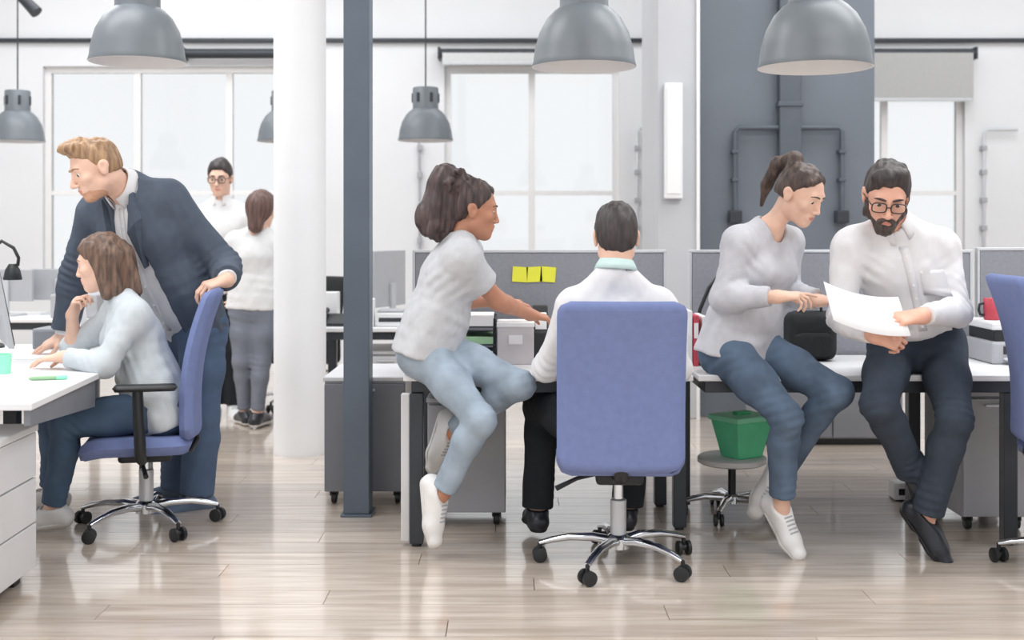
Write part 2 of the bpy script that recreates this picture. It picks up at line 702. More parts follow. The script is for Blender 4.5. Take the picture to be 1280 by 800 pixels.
class Fig:
    def __init__(s, label, J, D, face, up, group=None, hs=1.0, res=0.0048, scale=1.0):
        s.J = {k: at(*v) if not isinstance(v, V) else v for k, v in J.items()}
        j = s.J
        s.D, s.res, s.hs, s.k = D, res, hs, scale
        s.P = (j['hipL'] + j['hipR']) / 2
        s.N = j['neck']
        s.root = thing('person', label, 'person', (s.P.x, s.P.y, 0), 0, group)
        s.o = V((s.P.x, s.P.y, 0))
        s.rh = unit(j['hipR'] - j['hipL'])
        s.rs = unit(j['shR'] - j['shL'])
        s.up = unit(s.N - s.P)
        s.fwd = unit(s.up.cross(s.rs))
        s.fwd_h = unit(s.up.cross(s.rh))
        s.hf = unit(face)
        s.hr = unit(s.hf.cross(V(up)))
        s.hu = s.hr.cross(s.hf)
        s.M = [tuple(s.hr), tuple(s.hf), tuple(s.hu)]
        s.H = j['head']
        s.foot = {}
        s.smile = .004 if D['br'] else .001

    def feet(s, L, R):
        for q, d in (('L', L), ('R', R)):
            d = unit(d)
            u = s.J['kn' + q] - s.J['an' + q]
            s.foot[q] = (d, unit(u - d * u.dot(d)))
        return s

    # --- local head coordinates to world
    def h(s, x, y, z):
        return s.H + (s.hr * x + s.hf * y + s.hu * z) * s.hs

    def hb(s, c, r):
        return ball(s.h(*c), tuple(q * s.hs for q in r), s.M)

    def hc(s, a, b, ra, rb=None):
        return cone(s.h(*a), s.h(*b), ra * s.hs, (ra if rb is None else rb) * s.hs)

    def torso(s, off=0.0, low=True, hip=0.0, flare=0.0):
        D, j, k = s.D, s.J, s.k
        W = lerp(s.P, s.N, 0.36) + s.fwd * 0.005
        Cc = lerp(s.P, s.N, 0.68)
        rm = unit(s.rh + s.rs)
        ops = []
        if low:
            ops += [('add', cone(s.P - s.up * 0.02, lerp(s.P, W, 0.5), D['pel'] * k + off + hip, (D['pel'] * .5 + D['wa'] * .5) * k + off + flare, s.rh, D['pels']), 0.05)]
        ops += [('add', cone(lerp(s.P, W, 0.4), W, (D['pel'] * .4 + D['wa'] * .6) * k + off + flare, D['wa'] * k + off + flare, rm, D['was']), 0.06),
                ('add', cone(W, Cc, D['wa'] * k + off + flare, D['ch'] * k + off, unit(s.rh + s.rs * 2), D['chs']), 0.06),
                ('add', cone(Cc, lerp(s.P, s.N, 0.82), D['ch'] * k + off, D['ch'] * .78 * k + off, s.rs, D['chs']), 0.06)]
        for q in ('L', 'R'):
            sh = j['sh' + q]
            ops.append(('add', cone(s.N + s.up * 0.02, lerp(s.N, sh, 0.9) + s.up * 0.015, D['trap'] * k + off * .8, D['sh'] * .82 * k + off * .8), 0.06))
            ops.append(('add', cone(lerp(Cc, sh, 0.35), lerp(Cc, sh, 0.9), D['ch'] * .72 * k + off * .8, D['sh'] * k + off * .8), 0.06))
            if D['br']:
                sg = 1 if q == 'R' else -1
                ops.append(('add', ball(lerp(s.P, s.N, 0.68) + s.fwd * (D['ch'] * .72 + off * .7) + s.rs * sg * 0.068, D['br'] + off * .6), 0.05))
        return ops

    def arm(s, q, off=0.0, t0=0.0, t1=2.0, flat=True, lo=0.0):
        """sleeve or skin from shoulder (0) past elbow (1) to wrist (2)"""
        D, j, k = s.D, s.J, s.k
        sh, el, wr = j['sh' + q], j['el' + q], j['wr' + q]
        ops = []
        a, b = D['ua'][0] * k + off, D['ua'][1] * k + off
        e = min(t1, 1.0)
        ops.append(('add', cone(sh, lerp(sh, el, e), D['sh'] * .96 * k + off, a + (b - a) * e, flat1=flat and t1 <= 1), 0.04))
        if t1 > 1:
            e = t1 - 1
            c, d = D['fa'][0] * k + off, D['fa'][1] * k + off + lo
            mid = lerp(el, wr, 0.25 * e)
            ops.append(('add', cone(el, mid, b, c), 0.03))
            ops.append(('add', cone(mid, lerp(el, wr, e), c, c + (d - c) * e, flat1=flat), 0.02))
        return ops

    def leg(s, q, off=0.0, t1=2.0, hem=0.0, knee=0.0, flat=True, seat=0.0):
        D, j, k = s.D, s.J, s.k
        hp, kn, an = j['hip' + q], j['kn' + q], j['an' + q]
        sd = unit(an - kn)
        back = (hp - kn) - sd * (hp - kn).dot(sd)
        back = unit(back) if back.length > .06 else -s.fwd_h
        a, b = D['th'][0] * k + off, D['th'][1] * k + off + knee
        up = lerp(hp, kn, 0.5)
        ops = [('add', cone(hp, up, a + 0.006 + seat, a * .55 + b * .45 + .006), 0.05), ('add', cone(up, kn, a * .55 + b * .45 + .006, b), 0.04)]
        e = t1 - 1
        mid = lerp(kn, an, 0.3) + back * 0.012
        c = D['ca'][0] * k + off + knee * .6
        d = D['ca'][1] * k + off + hem
        ops.append(('add', cone(kn, mid, b * .97, c), 0.03))
        ops.append(('add', cone(mid, lerp(kn, an, e), c, c + (d - c) * (e - .3) / .7, flat1=flat), 0.03))
        return ops

    def hand(s, q, d, n, curl=(0.25, 0.35, 0.3), spread=0.05, thumb=0.5, curls=None):
        """palm, four fingers and a thumb; d points along the hand, n out of the palm"""
        k = s.D['hand'] * s.k
        w = s.J['wr' + q]
        d = unit(d)
        n = V(n)
        n = unit(n - d * n.dot(d))
        t = d.cross(n) * (1 if q == 'R' else -1)
        ops = [('add', cone(w, w + d * .03 * k, .026 * k, .024 * k, t, 1.15), .02)]
        knx = (.031, .0105, -.0105, -.031)
        kny = (.088, .092, .088, .08)
        L = ((.042, .026, .021), (.046, .029, .022), (.043, .027, .021), (.034, .021, .018))
        R = (.0088, .0091, .0086, .0078)
        for i in range(4):
            kp = w + d * kny[i] * k + t * knx[i] * k - n * (.004 if i in (1, 2) else 0) * k
            ops.append(('add', cone(w + d * .012 * k + t * knx[i] * .5 * k, kp, .0145 * k, .0125 * k), .014))
        ops.append(('add', cone(w + d * .02 * k + t * .018 * k + n * .008 * k, w + d * .06 * k + t * .026 * k + n * .006 * k, .017 * k, .012 * k), .012))
        for i in range(4):
            p = w + d * kny[i] * k + t * knx[i] * k - n * (.004 if i in (1, 2) else 0) * k
            c = (curls[i] if curls else curl)
            a = 0.0
            side = t * (spread * (1.5 - i) / 1.5)
            for g in range(3):
                a += c[g] * (1 + 0.08 * (i - 1.5))
                dr = unit(d * math.cos(a) + n * math.sin(a) + side * max(0, math.cos(a)))
                p2 = p + dr * L[i][g] * k
                ops.append(('add', cone(p, p2, R[i] * k * (1 - .07 * g), R[i] * k * (.93 - .08 * g)), .0035 if g == 0 else .003))
                p = p2
        b = w + d * .026 * k + t * .026 * k + n * .006 * k
        m1 = b + unit(d * .75 + t * .75 + n * (.2 + .3 * thumb)) * .036 * k
        m2 = m1 + unit(d * .95 + t * (.45 - .5 * thumb) + n * (.2 + .5 * thumb)) * .03 * k
        m3 = m2 + unit(d * .95 + t * (.2 - .6 * thumb) + n * (.3 + .6 * thumb)) * .024 * k
        ops += [('add', cone(b, m1, .0145 * k, .0115 * k), .008), ('add', cone(m1, m2, .0112 * k, .0098 * k), .004), ('add', cone(m2, m3, .0098 * k, .0078 * k), .003)]
        return ops

    def head(s):
        fem = bool(s.D['br'])
        jw = .036 if fem else .042
        hb, hc = s.hb, s.hc
        ops = [('add', hb((0, -.012, .034), (.073, .094, .083)), .02),
               ('add', hb((0, .028, -.022), (.059, .06, .085)), .03),
               ('add', hc((-jw - .004, .0, -.058), (0, .058, -.096), .02, .017), .03),
               ('add', hc((jw + .004, .0, -.058), (0, .058, -.096), .02, .017), .03),
               ('add', hb((0, .066, -.098), (.02 if fem else .024, .016, .015)), .015),
               ('add', hc((-.034, .074, .022), (.034, .074, .022), .0125), .02),
               ('add', hb((-.042, .058, -.024), (.022, .02, .018)), .02),
               ('add', hb((.042, .058, -.024), (.022, .02, .018)), .02),
               ('cut', hb((-.032, .101, .001), (.019, .018, .0125)), .014),
               ('cut', hb((.032, .101, .001), (.019, .018, .0125)), .014),
               ('add', hc((0, .084, .012), (0, .104 if fem else .107, -.034), .007, .0085 if fem else .0115), .012),
               ('add', hb((0, .101 if fem else .104, -.037), (.0095 if fem else .0115, .0105, .0085)), .006),
               ('add', hb((-.0135, .094, -.04), (.0085, .011, .0075)), .005),
               ('add', hb((.0135, .094, -.04), (.0085, .011, .0075)), .005),
               ('add', hb((0, .074, -.067), (.028, .018, .018)), .015),
               ('add', hc((-.02, .082, -.064 + s.smile), (.0, .0905, -.0605), .004, .006), .006),
               ('add', hc((.02, .082, -.064 + s.smile), (.0, .0905, -.0605), .004, .006), .006),
               ('add', hc((-.014, .084, -.0715), (.014, .084, -.0715), .006), .005),
               ('cut', hc((-.02, .0925, -.0665), (.02, .0925, -.0665), .002), .004)]
        for sg in (-1, 1):
            # upper and lower lids round the eyeball, ear with a hollow
            ops.append(('add', hc((sg * .018, .078, .0075), (sg * .046, .071, .0075), .005), .006))
            ops.append(('add', hc((sg * .018, .077, -.0085), (sg * .046, .070, -.0075), .0045), .006))
            ops.append(('add', hb((sg * .077, -.012, -.008), (.009, .019, .031)), .008))
            ops.append(('add', hb((sg * .082, -.018, .004), (.007, .02, .022)), .006))
            ops.append(('cut', hb((sg * .09, -.009, -.002), (.009, .009, .015)), .006))
        return ops

    def body(s, skin, hands, arms=True, feet=True, extra_paint=(), cover=-0.006):
        """the whole figure as one continuous surface"""
        D, j, k = s.D, s.J, s.k
        ops = s.torso(cover)
        for q in ('L', 'R'):
            ops += s.arm(q, -0.001, flat=False)
            ops += s.leg(q, -0.003, flat=False)
            an = j['an' + q]
            fd = s.foot[q][0]
            fu = s.foot[q][1]
            kf = k * (.5 + .5 * D['hand'])
            heel = an - fu * .05 * kf - fd * .035 * kf
            ballp = an - fu * .06 * kf + fd * .105 * kf
            ops += [('add', cone(an, heel, .03 * kf, .024 * kf), .02), ('add', cone(an - fu * .012 * kf, ballp, .027 * kf, .018 * kf), .02), ('add', cone(heel, ballp, .022 * kf, .02 * kf), .02)]
        hb_ = s.h(0, -.035, -.05)
        ops += [('add', cone(s.N - s.up * .02, hb_, D['nk'] * k * 1.08, D['nk'] * k * .98), .04),
                ('add', cone(hb_, s.h(0, .01, -.075), D['nk'] * k * .9, D['nk'] * k * .62), .03)]
        ops += s.head()
        for q, a in hands.items():
            ops += s.hand(q, **a)
        v = Vol(ops, s.res)
        paint = [(s.hb((0, .088, -.0675), (.021, .012, .0095)), 1)] + list(extra_paint)
        s.b = v.build('body', [skin, LIPS, STUBBLE], s.root, s.o, paint)
        for sg in (-1, 1):
            e = MB()
            n = 12
            prof = [(max(1e-7, .0118 * math.sin(math.pi * i / n)), -.0118 * math.cos(math.pi * i / n)) for i in range(n + 1)]
            e.lathe(prof, 16, axis='y')
            e.mi = [1 if i // 16 >= n - 3 else 0 for i in range(len(e.f))]
            c = s.h(sg * .032, .0715, 0.0)
            look = unit(s.hf - s.hu * 0.35)
            rr = unit(look.cross(s.hu))
            uu = rr.cross(look)
            e.v = [tuple(c - s.o + (rr * a + look * b + uu * cc) * s.hs) for a, b, cc in e.v]
            e.build('eye', [EYEW, IRIS], s.b, smooth=80)
        return s.b

    def brows(s, m, r=.0042):
        for sg in (-1, 1):
            b = MB()
            pts = [s.h(sg * x, y, z) - s.o for x, y, z in ((.012, .0925, .022), (.022, .0925, .0255), (.034, .0885, .027), (.043, .0815, .0255), (.052, .072, .021))]
            b.tube(pts, [r * .7, r, r, r * .8, r * .4], 8)
            b.build('eyebrow', m, s.b, smooth=60)

    def neck_cut(s, r=.07, drop=.0, fr=.0):
        a = s.N - s.up * drop + s.fwd * fr
        b = lerp(s.N, s.h(0, -.035, -.05), 1.6)
        return ('cut', cone(a, b, r, r * 1.15), .012)

    def shirt(s, name, m, off=.014, hem=-.08, sleeve=1.93, cuff=0.0, flare=.004, neck=.066, neckdrop=0.0, neckfr=0.0, wr=.004, seed=1, fr=26, res=None,
              hemdir=None, opening=None, hip=0.0, loose=0.0, fold=.005, parent=None, sleeves={}):
        """torso garment with sleeves; hem: distance along the spine from the hips, negative is below them"""
        ops = s.torso(off, hip=hip, flare=flare)
        hd = V(hemdir) if hemdir else s.up
        ops.append(('cut', half(s.P + s.up * hem, hd), .004))
        if opening:
            ops += opening
        for q in ('L', 'R'):
            ops += s.arm(q, off + loose, t1=sleeves.get(q, sleeve), lo=cuff)
            el = s.J['el' + q]
            if sleeve > 1:
                ops.append(('fold', (el, unit(s.J['wr' + q] - s.J['sh' + q]), .1, fold, .034, seed + 1)))
            ops.append(('fold', (lerp(s.J['sh' + q], s.P, .18), unit(s.J['el' + q] - s.N), .1, fold * .8, .04, seed)))
        ops.append(('fold', (lerp(s.P, s.N, .28), s.up, .16, fold, .062, seed + 2)))
        ops.append(('noise', (wr, fr, unit(s.up + s.rs * .4), .5, seed)))
        ops.append(('noise', (.0016, 62, unit(s.up - s.rs * .5), .35, seed + 5)))
        ops.append(s.neck_cut(neck, neckdrop, neckfr))
        v = Vol(ops, res or s.res * 1.2)
        return v.build(name, m, parent or s.root, s.o, relax=1)

    def trousers(s, name, m, off=.01, top=.1, t1=1.9, hem=.008, knee=.004, wr=.003, seed=3, res=None, fold=.005, seat=.0):
        ops = [('add', cone(s.P - s.up * .03, s.P + s.up * (top + .05), s.D['pel'] * s.k + off, s.D['pel'] * .93 * s.k + off, s.rh, s.D['pels']), .05)]
        ops.append(('keep', half(s.P + s.up * top, s.up), .004))
        for q in ('L', 'R'):
            ops += s.leg(q, off, t1, hem, knee, seat=seat)
            kn, hp, an = s.J['kn' + q], s.J['hip' + q], s.J['an' + q]
            ops.append(('fold', (kn, unit(an - hp), .1, fold, .036, seed)))
            ops.append(('fold', (lerp(hp, kn, .12), unit(kn - s.N), .12, fold, .045, seed + 1)))
            ops.append(('fold', (lerp(kn, an, .85), unit(an - kn), .09, fold * .8, .035, seed + 2)))
        ops.append(('noise', (wr, 30, unit(s.J['knL'] - s.J['hipL'] + s.up * .1), .4, seed)))
        v = Vol(ops, res or s.res * 1.2)
        return v.build(name, m, s.root, s.o)

    def shoe(s, q, m, msole, style='sneaker', size=1.0, res=.004):
        an = s.J['an' + q]
        d, u = s.foot[q]
        k = s.k * (.5 + .5 * s.D['hand']) * size
        r = d.cross(u)
        heel = an - u * .052 * k - d * .045 * k
        ballp = an - u * .062 * k + d * .125 * k
        toe = an - u * .064 * k + d * .188 * k
        low = style != 'sneaker'
        ops = [('add', cone(heel, an - u * .012 * k - d * .018 * k, .036 * k, .04 * k), .03),
               ('add', cone(heel, ballp, .035 * k, .034 * k, r, 1.12), .03),
               ('add', cone(ballp, toe, .033 * k, .022 * k if low else .029 * k, r, 1.25), .02),
               ('add', cone(an + d * .012 * k - u * .012 * k, ballp, .043 * k, .034 * k), .03),
               ('cut', half(an - u * (.083 * k), u), .004),
               ('cut', half(an + u * (.004 if not low else -.006) * k + d * .01 * k, -u - d * .02), .006),
               ('cut', cone(an - u * .004 * k - d * .004 * k, an + u * .1 - d * .004 * k, .034 * k, .04 * k), .004)]
        if low:
            ops.append(('cut', cone(an + u * .006 * k + d * .02 * k, an + u * .05 * k + d * .06 * k, .028 * k), .01))
        o = Vol(ops, res).build('shoe', m, s.root, s.o)
        so = [('add', cone(heel + u * -.012 * k, ballp - u * .004 * k, .038 * k, .042 * k, r, 1.1), .02),
              ('add', cone(ballp - u * .004 * k, toe + d * .004 * k, .042 * k, .026 * k if low else .032 * k, r, 1.18), .02),
              ('cut', half(an - u * (.074 if low else .068) * k, -u), .002),
              ('cut', half(an - u * .092 * k, u), .002)]
        if low:
            so.append(('cut', cone(an - u * .1 * k + d * .045 * k - r * .1, an - u * .1 * k + d * .045 * k + r * .1, .018 * k), .01))
        Vol(so, res).build('sole', msole, o, s.o)
        if not low:
            lc = MB()
            tree = BVHTree.FromPolygons([v.co for v in o.data.vertices], [tuple(f.vertices) for f in o.data.polygons])
            for i in range(5):
                pts = []
                for x in (-.02, -.01, 0, .01, .02):
                    q = an + d * (.05 + .016 * i) * k + r * x * k + u * .12 - s.o
                    hit = tree.ray_cast(q, -u)[0]
                    if hit is not None:
                        pts.append(hit + u * .001)
                if len(pts) > 2:
                    lc.tube(pts, .0034 * k, 6)
            lc.build('laces', PRINTERG, o, smooth=60)
        return o

    def hair(s, m, ops, name='hair', res=.0042, noise=(.004, 70), parent=None):
        ops = list(ops)
        if noise:
            ops.append(('noise', (noise[0], noise[1], s.hu, .15, 7)))
        return Vol(ops, res, pad=.04).build(name, m, parent or s.root, s.o)

    def cap(s, th=.011, c=.018, nape=-.06, a=.75, b=.66, grow=(0, 0, 0), side=None):
        """short hair over the skull, cut at the hairline and the nape"""
        ops = [('add', s.hb((0, -.014 + grow[1] * .5, .036 + grow[2] * .5), (.073 + th + grow[0], .094 + th + grow[1], .083 + th + grow[2])), .01),
               ('add', s.hb((0, -.05, -.01), (.062 + th, .052 + th, .062)), .03)]
        ops.append(('keep', half(s.h(0, a * c / (a * a + b * b), -b * c / (a * a + b * b)), s.hf * a - s.hu * b), .02))
        ops.append(('cut', half(s.h(0, 0, nape), s.hu), .01))
        # clear the ears
        for sg in (-1, 1):
            ops.append(('cut', s.hb((sg * .085, -.004, -.02), (.03, .024, .034)), .006))
        return ops

    def glasses(s, m):
        g = MB()
        o = s.o
        for sg in (-1, 1):
            pts = []
            for i in range(17):
                a = 2 * math.pi * i / 16
                ca, sa = math.cos(a), math.sin(a)
                x = .026 * math.copysign(abs(ca) ** .6, ca)
                z = .019 * math.copysign(abs(sa) ** .6, sa)
                pts.append(s.h(sg * (.034 + x), .1 - .1 * max(0, .034 + x - .035), -.003 + z) - o)
            g.tube(pts, .0026, 6)
            g.tube([s.h(sg * .06, .0975, .004) - o, s.h(sg * .077, .04, .006) - o, s.h(sg * .084, -.01, .004) - o], .0022, 6)
        g.tube([s.h(-.009, .104, 0) - o, s.h(0, .108, .003) - o, s.h(.009, .104, 0) - o], .0026, 6)
        gl = g.build('glasses', m, s.root, smooth=60)
        for sg in (-1, 1):
            b = MB()
            pts = []
            for i in range(16):
                a = 2 * math.pi * i / 16
                ca, sa = math.cos(a), math.sin(a)
                x = .0255 * math.copysign(abs(ca) ** .6, ca)
                z = .0185 * math.copysign(abs(sa) ** .6, sa)
                pts.append(tuple(s.h(sg * (.034 + x), .1 - .1 * max(0, .034 + x - .035), -.003 + z) - o))
            b.v = pts
            b.face(range(16))
            b.build('lens', GLASS, gl)

    def on(s, ob, v, x, lift=.0):
        """point on the front of a garment: v along the spine (0 hips, 1 neck), x to the wearer's right"""
        if not hasattr(s, 'bvh') or s.bvh[0] is not ob:
            me = ob.data
            s.bvh = (ob, BVHTree.FromPolygons([q.co for q in me.vertices], [tuple(f.vertices) for f in me.polygons]))
        q = lerp(s.P, s.N, v) + s.rs * x + s.fwd * .19 - s.o
        h = s.bvh[1].ray_cast(q, -s.fwd)
        return (h[0] if h[0] is not None else q - s.fwd * .4) + s.fwd * lift

    def strip(s, name, m, ob, pts, w, lift=.0015, side=None):
        """flat strip of cloth lying on a garment; pts are (v, x)"""
        mb = MB()
        for v, x in pts:
            a, b = s.on(ob, v, x - w / 2, lift), s.on(ob, v, x + w / 2, lift)
            mb.v += [tuple(a), tuple(b)]
        for i in range(len(pts) - 1):
            mb.face((2 * i, 2 * i + 2, 2 * i + 3, 2 * i + 1))
        o = mb.build(name, m, ob, smooth=60)
        so = o.modifiers.new('solid', 'SOLIDIFY')
        so.thickness = .003
        so.offset = 0
        return o

    def collar(s, m, parent, r=.062, ht=.04, up=.04):
        """shirt collar standing round the neck, open in front"""
        o = s.o
        ax = unit(lerp(s.N, s.h(0, -.035, -.05), 1) - s.N)
        c = s.N + ax * up + s.fwd * .004
        f = unit(s.fwd - ax * s.fwd.dot(ax))
        rr = ax.cross(f)
        mb = MB()
        n = 28
        rows = ((r * 1.0, 0), (r * .95, ht), (r * 1.0, ht + .004), (r * 1.14, ht * .55), (r * 1.26, -.004))
        for dr, dz in rows:
            for i in range(n + 1):
                a = math.radians(18 + 324 * i / n)
                fr = max(0.0, math.cos(a))
                dip = -.018 * fr - (.02 * fr if dz < ht * .8 else 0)
                mb.v.append(tuple(c + ax * (dz + dip) + (f * math.cos(a) * 1.08 + rr * math.sin(a)) * dr - o))
        for j in range(len(rows) - 1):
            for i in range(n):
                q = j * (n + 1) + i
                mb.face((q, q + 1, q + n + 2, q + n + 1))
        ob = mb.build('collar', m, parent, smooth=60)
        so = ob.modifiers.new('solid', 'SOLIDIFY')
        so.thickness = .003
        return ob


# ------------------------------------------------------------------ the setting
def wall_cells(name, x0, x1, z0, z1, y, t, holes, m):
    xs = sorted({x0, x1, *[h[0] for h in holes], *[h[1] for h in holes]})
    zs = sorted({z0, z1, *[h[2] for h in holes], *[h[3] for h in holes]})
    mb = MB()
    for a, b in zip(xs, xs[1:]):
        for c, d in zip(zs, zs[1:]):
            if not any(a >= h[0] - 1e-6 and b <= h[1] + 1e-6 and c >= h[2] - 1e-6 and d <= h[3] + 1e-6 for h in holes):
                mb.box(a, b, y, y + t, c, d)
    return struct(mb.build(name, m))


YB = 11.0                    # back wall
X0, X1 = -6.2, 6.4           # side walls
ZC = 4.2
YF = -1.6                    # open, glazed street side behind the camera
floor = struct(MB().box(X0, X1, YF, YB + .2, -.12, -.012).build('floor', WOOD))
struct(MB().box(X0 - .2, X1 + .2, YF, YB + .2, ZC, ZC + .2).build('ceiling', CEIL))
struct(MB().box(X0 - .2, X0, YF, YB + .2, -.12, ZC).build('wall_left', WALL))
struct(MB().box(X1, X1 + .2, YF, YB + .2, -.12, ZC).build('wall_right', WALL))

# floor boards: single planks as far as they can be told apart, joined beyond
PW, PL = 0.165, 1.9
pm = MB()
e = .0015
pm.hexa([(0, 0, -.012), (PL, 0, -.012), (PL, PW, -.012), (0, PW, -.012), (e, e, 0), (PL - e, e, 0), (PL - e, PW - e, 0), (e, PW - e, 0)])
plank_me = pm.mesh('plank', WOOD)
y = 3.3
row = 0
far = MB()
while y < YB:
    off = (row * .73) % PL
    x = X0 + off - PL
    half_w = .46 * (y + PW) + .15
    while x < X1:
        xa, xb = max(x, X0), min(x + PL, X1)
        if xb > xa + .02:
            if y < 7.4 and x + PL > -half_w and x < half_w:
                o = bpy.data.objects.new('plank', plank_me)
                o.location = (x, y, 0)
                link(o, floor)
            else:
                far.box(xa + .001, xb - .001, y + .001, y + PW - .001, -.012, 0)
        x += PL
    y += PW
    row += 1
fb = far.build('floorboards', WOOD, floor)
fb['kind'] = 'stuff'
nb = MB()
nb.box(X0, X1, YF, 3.298, -.012, 0)
nb.build('floorboards', WOOD, floor)['kind'] = 'stuff'

W1 = (-4.30, -1.76, .82, 2.80)
W2 = (-.62, .985, .82, 2.80)
W3 = (2.72, 4.15, .82, 2.80)
wall_cells('wall_back', X0, X1, -.12, ZC, YB, .2, [W1, W2, W3], WALL)
for i, (a, b, c, d) in enumerate((W1, W2, W3)):
    fr = MB()
    t = .055
    fr.box(a, b, YB + .06, YB + .12, c, c + t).box(a, b, YB + .06, YB + .12, d - t, d)
    fr.box(a, a + t, YB + .06, YB + .12, c + t, d - t).box(b - t, b, YB + .06, YB + .12, c + t, d - t)
    w = struct(fr.build('window_%d' % (i + 1), TRIMW))
    n = 3 if i == 0 else 2
    for k in range(1, n):
        xm = a + (b - a) * k / n
        MB().box(xm - .03, xm + .03, YB + .065, YB + .115, c + t, d - t).build('mullion', TRIMW, w)
    MB().box(a + t, b - t, YB + .07, YB + .11, 1.62, 1.66).build('transom', TRIMW, w)
    for k in range(n):
        xa = a + (b - a) * k / n + .03
        xb = a + (b - a) * (k + 1) / n - .03
        MB().box(xa, xb, YB + .088, YB + .094, c + t, 1.62).build('pane', GLASS, w)
        MB().box(xa, xb, YB + .088, YB + .094, 1.66, d - t).build('pane', GLASS, w)
    MB().box(a - .04, b + .04, YB - .05, YB + .06, c - .04, c).build('window_sill', TRIMW, w)

struct(MB().box(X0, X1, YB - .02, YB, 0, .1).build('baseboard_back', TRIMW))
# dark picture rail along the back wall
struct(MB().box(X0, X1, YB - .05, YB, 3.015, 3.05).build('trim_1', DARKMETAL, bevel=.004))

# charcoal chimney-like wall block and the lighter pillar to its left
struct(MB().box(1.284, 2.507, 8.3, 9.2, 0, ZC).build('wall_charcoal', CHARCOAL), 'charcoal grey wall block behind the desks carrying dark conduits', 'wall')
struct(MB().box(.996, 1.284, 8.22, 9.2, 0, ZC).build('wall_pillar', PILLAR, bevel=.006), 'light grey pillar left of the charcoal wall block', 'pillar')
struct(MB().box(1.262, 1.284, 8.2, 8.22, 0, ZC).build('trim_2', TRIMW))

# round white column and slim dark steel column
cw = MB()
cw.lathe([(.152, .0), (.152, .03), (.15, .034), (.15, ZC)], 48)
struct(cw.build('column_white', COLW, smooth=40, loc=((373 - 640) * 6.9 / F, 6.95, 0)), 'round white column behind the dark steel column', 'column')
sc = MB()
sx = (446 - 640) * 5.41 / F
hw = .058
sc.box(sx - hw, sx + hw, 5.39, 5.41, .012, ZC).box(sx - hw, sx + hw, 5.51, 5.53, .012, ZC)
sc.box(sx + hw - .018, sx + hw, 5.41, 5.51, .012, ZC).box(sx - hw, sx - hw + .018, 5.41, 5.51, .012, ZC)
colm = struct(sc.build('column_steel', STEEL, bevel=.004), 'slim dark slate grey steel column in the middle left', 'column')
MB().box(sx - hw - .012, sx + hw + .012, 5.378, 5.542, 0, .012).build('base_plate', STEEL, colm, bevel=.003)

# ------------------------------------------------------------------ roller blinds on the back wall
def blind(a, b, drop, m, label):
    t = thing('roller_blind', label, 'blind', ((a + b) / 2, YB - .11, 2.9), group='roller blinds on the back wall')
    w = (b - a) / 2
    MB().lathe([(.045, -w), (.045, w)], 20, axis='x').build('roller', DARKMETAL, t, smooth=40)
    for sg in (-1, 1):
        MB().box(sg * w - .012, sg * w + .012, -.05, .11, -.055, .055).build('bracket', DARKMETAL, t, bevel=.004)
    if drop:
        MB().box(-w + .03, w - .03, -.046, -.043, -drop, 0).build('fabric', m, t)
        MB().box(-w + .03, w - .03, -.055, -.034, -drop - .02, -drop + .01).build('bottom_bar', ALU, t, bevel=.003)


blind(-2.98, -2.06, .0, SHADELIGHT, 'rolled up dark blind over the left window, behind the leftmost big lamp')
blind(-.66, .3, .09, SHADELIGHT, 'slightly lowered blind over the middle window, above the woman in grey tee')
blind(3.02, 4.2, .42, SHADEGREY, 'partly lowered grey blind right of the charcoal wall')

# conduits on the charcoal wall
t = thing('wall_conduit', 'dark conduit with two drops on the charcoal wall', 'conduit', (1.9, 8.28, 0))
def wx(px, D=8.28): return (px - 640) * D / F - 1.9
def wz(py, D=8.28): return EYE - (py - HZ) * D / F
MB().box(wx(972), wx(999), -.07, .02, wz(200), wz(0) + .7).build('duct', mat('dark_duct_paint', (78, 85, 94), .5, var=.05), t, bevel=.006)
DUCT = MATS['dark_duct_paint']
MB().box(wx(970), wx(1001), -.08, .02, wz(134), wz(128)).build('duct_band', DUCT, t, bevel=.003)
for sg, xa, xb in ((-1, 918, 975), (1, 996, 1051)):
    pts = [(wx(xb if sg < 0 else xa), -.03, wz(160)), (wx(xa + 4 if sg < 0 else xb - 4), -.03, wz(160)), (wx(xa if sg < 0 else xb), -.03, wz(165)), (wx(xa if sg < 0 else xb), -.03, wz(268))]
    MB().tube(pts, .018, 10).build('pipe', DUCT, t, smooth=50)
    px = xa if sg < 0 else xb
    MB().box(wx(px - 8), wx(px + 8), -.06, .02, wz(279), wz(263)).build('socket_box', SCREENDARK, t, bevel=.008)
    for py in (190, 225):
        MB().box(wx(px - 4.5), wx(px + 4.5), -.055, .02, wz(py + 2), wz(py - 2)).build('clip', DUCT, t, bevel=.002)

# thin conduits on the white back wall
for k, (xa, xb, y0, label) in enumerate(((797, 814, 160, 'thin grey conduit on the white wall left of the grey pillar'), (1230, 1272, 162, 'thin grey conduit on the white wall at the far right'))):
    D = 10.95
    X = lambda p: (p - 640) * D / F
    Z = lambda p: EYE - (p - HZ) * D / F
    t = thing('wall_pipe', label, 'conduit', (X(xa), D, 0), group='thin conduits on the back wall')
    q = X(xa)
    MB().tube([(0, 0, .9), (0, 0, Z(y0) - .03), (.03, 0, Z(y0)), (X(xb) - q, 0, Z(y0)), ], .013, 8).build('pipe', ALU if k == 0 else ALU, t, smooth=50)
    for py in (185, 215, 250, 285):
        MB().box(-.024, .024, -.022, .05, Z(py) - .022, Z(py) + .022).build('clip', PRINTERG, t, bevel=.004)
t = thing('hanging_cable', 'thin grey cable running down the back wall below the middle small lamp', 'cable', (-.845, 10.96, 0))
MB().tube([(0, 0, .8), (.004, 0, 1.4), (-.004, 0, 2.1)], .012, 8).build('cable', PRINTERG, t, smooth=60)
for z in (1.2, 1.5, 1.8, 2.05):
    MB().box(-.02, .02, -.02, .04, z - .03, z + .03).build('clip', PRINTERG, t, bevel=.004)

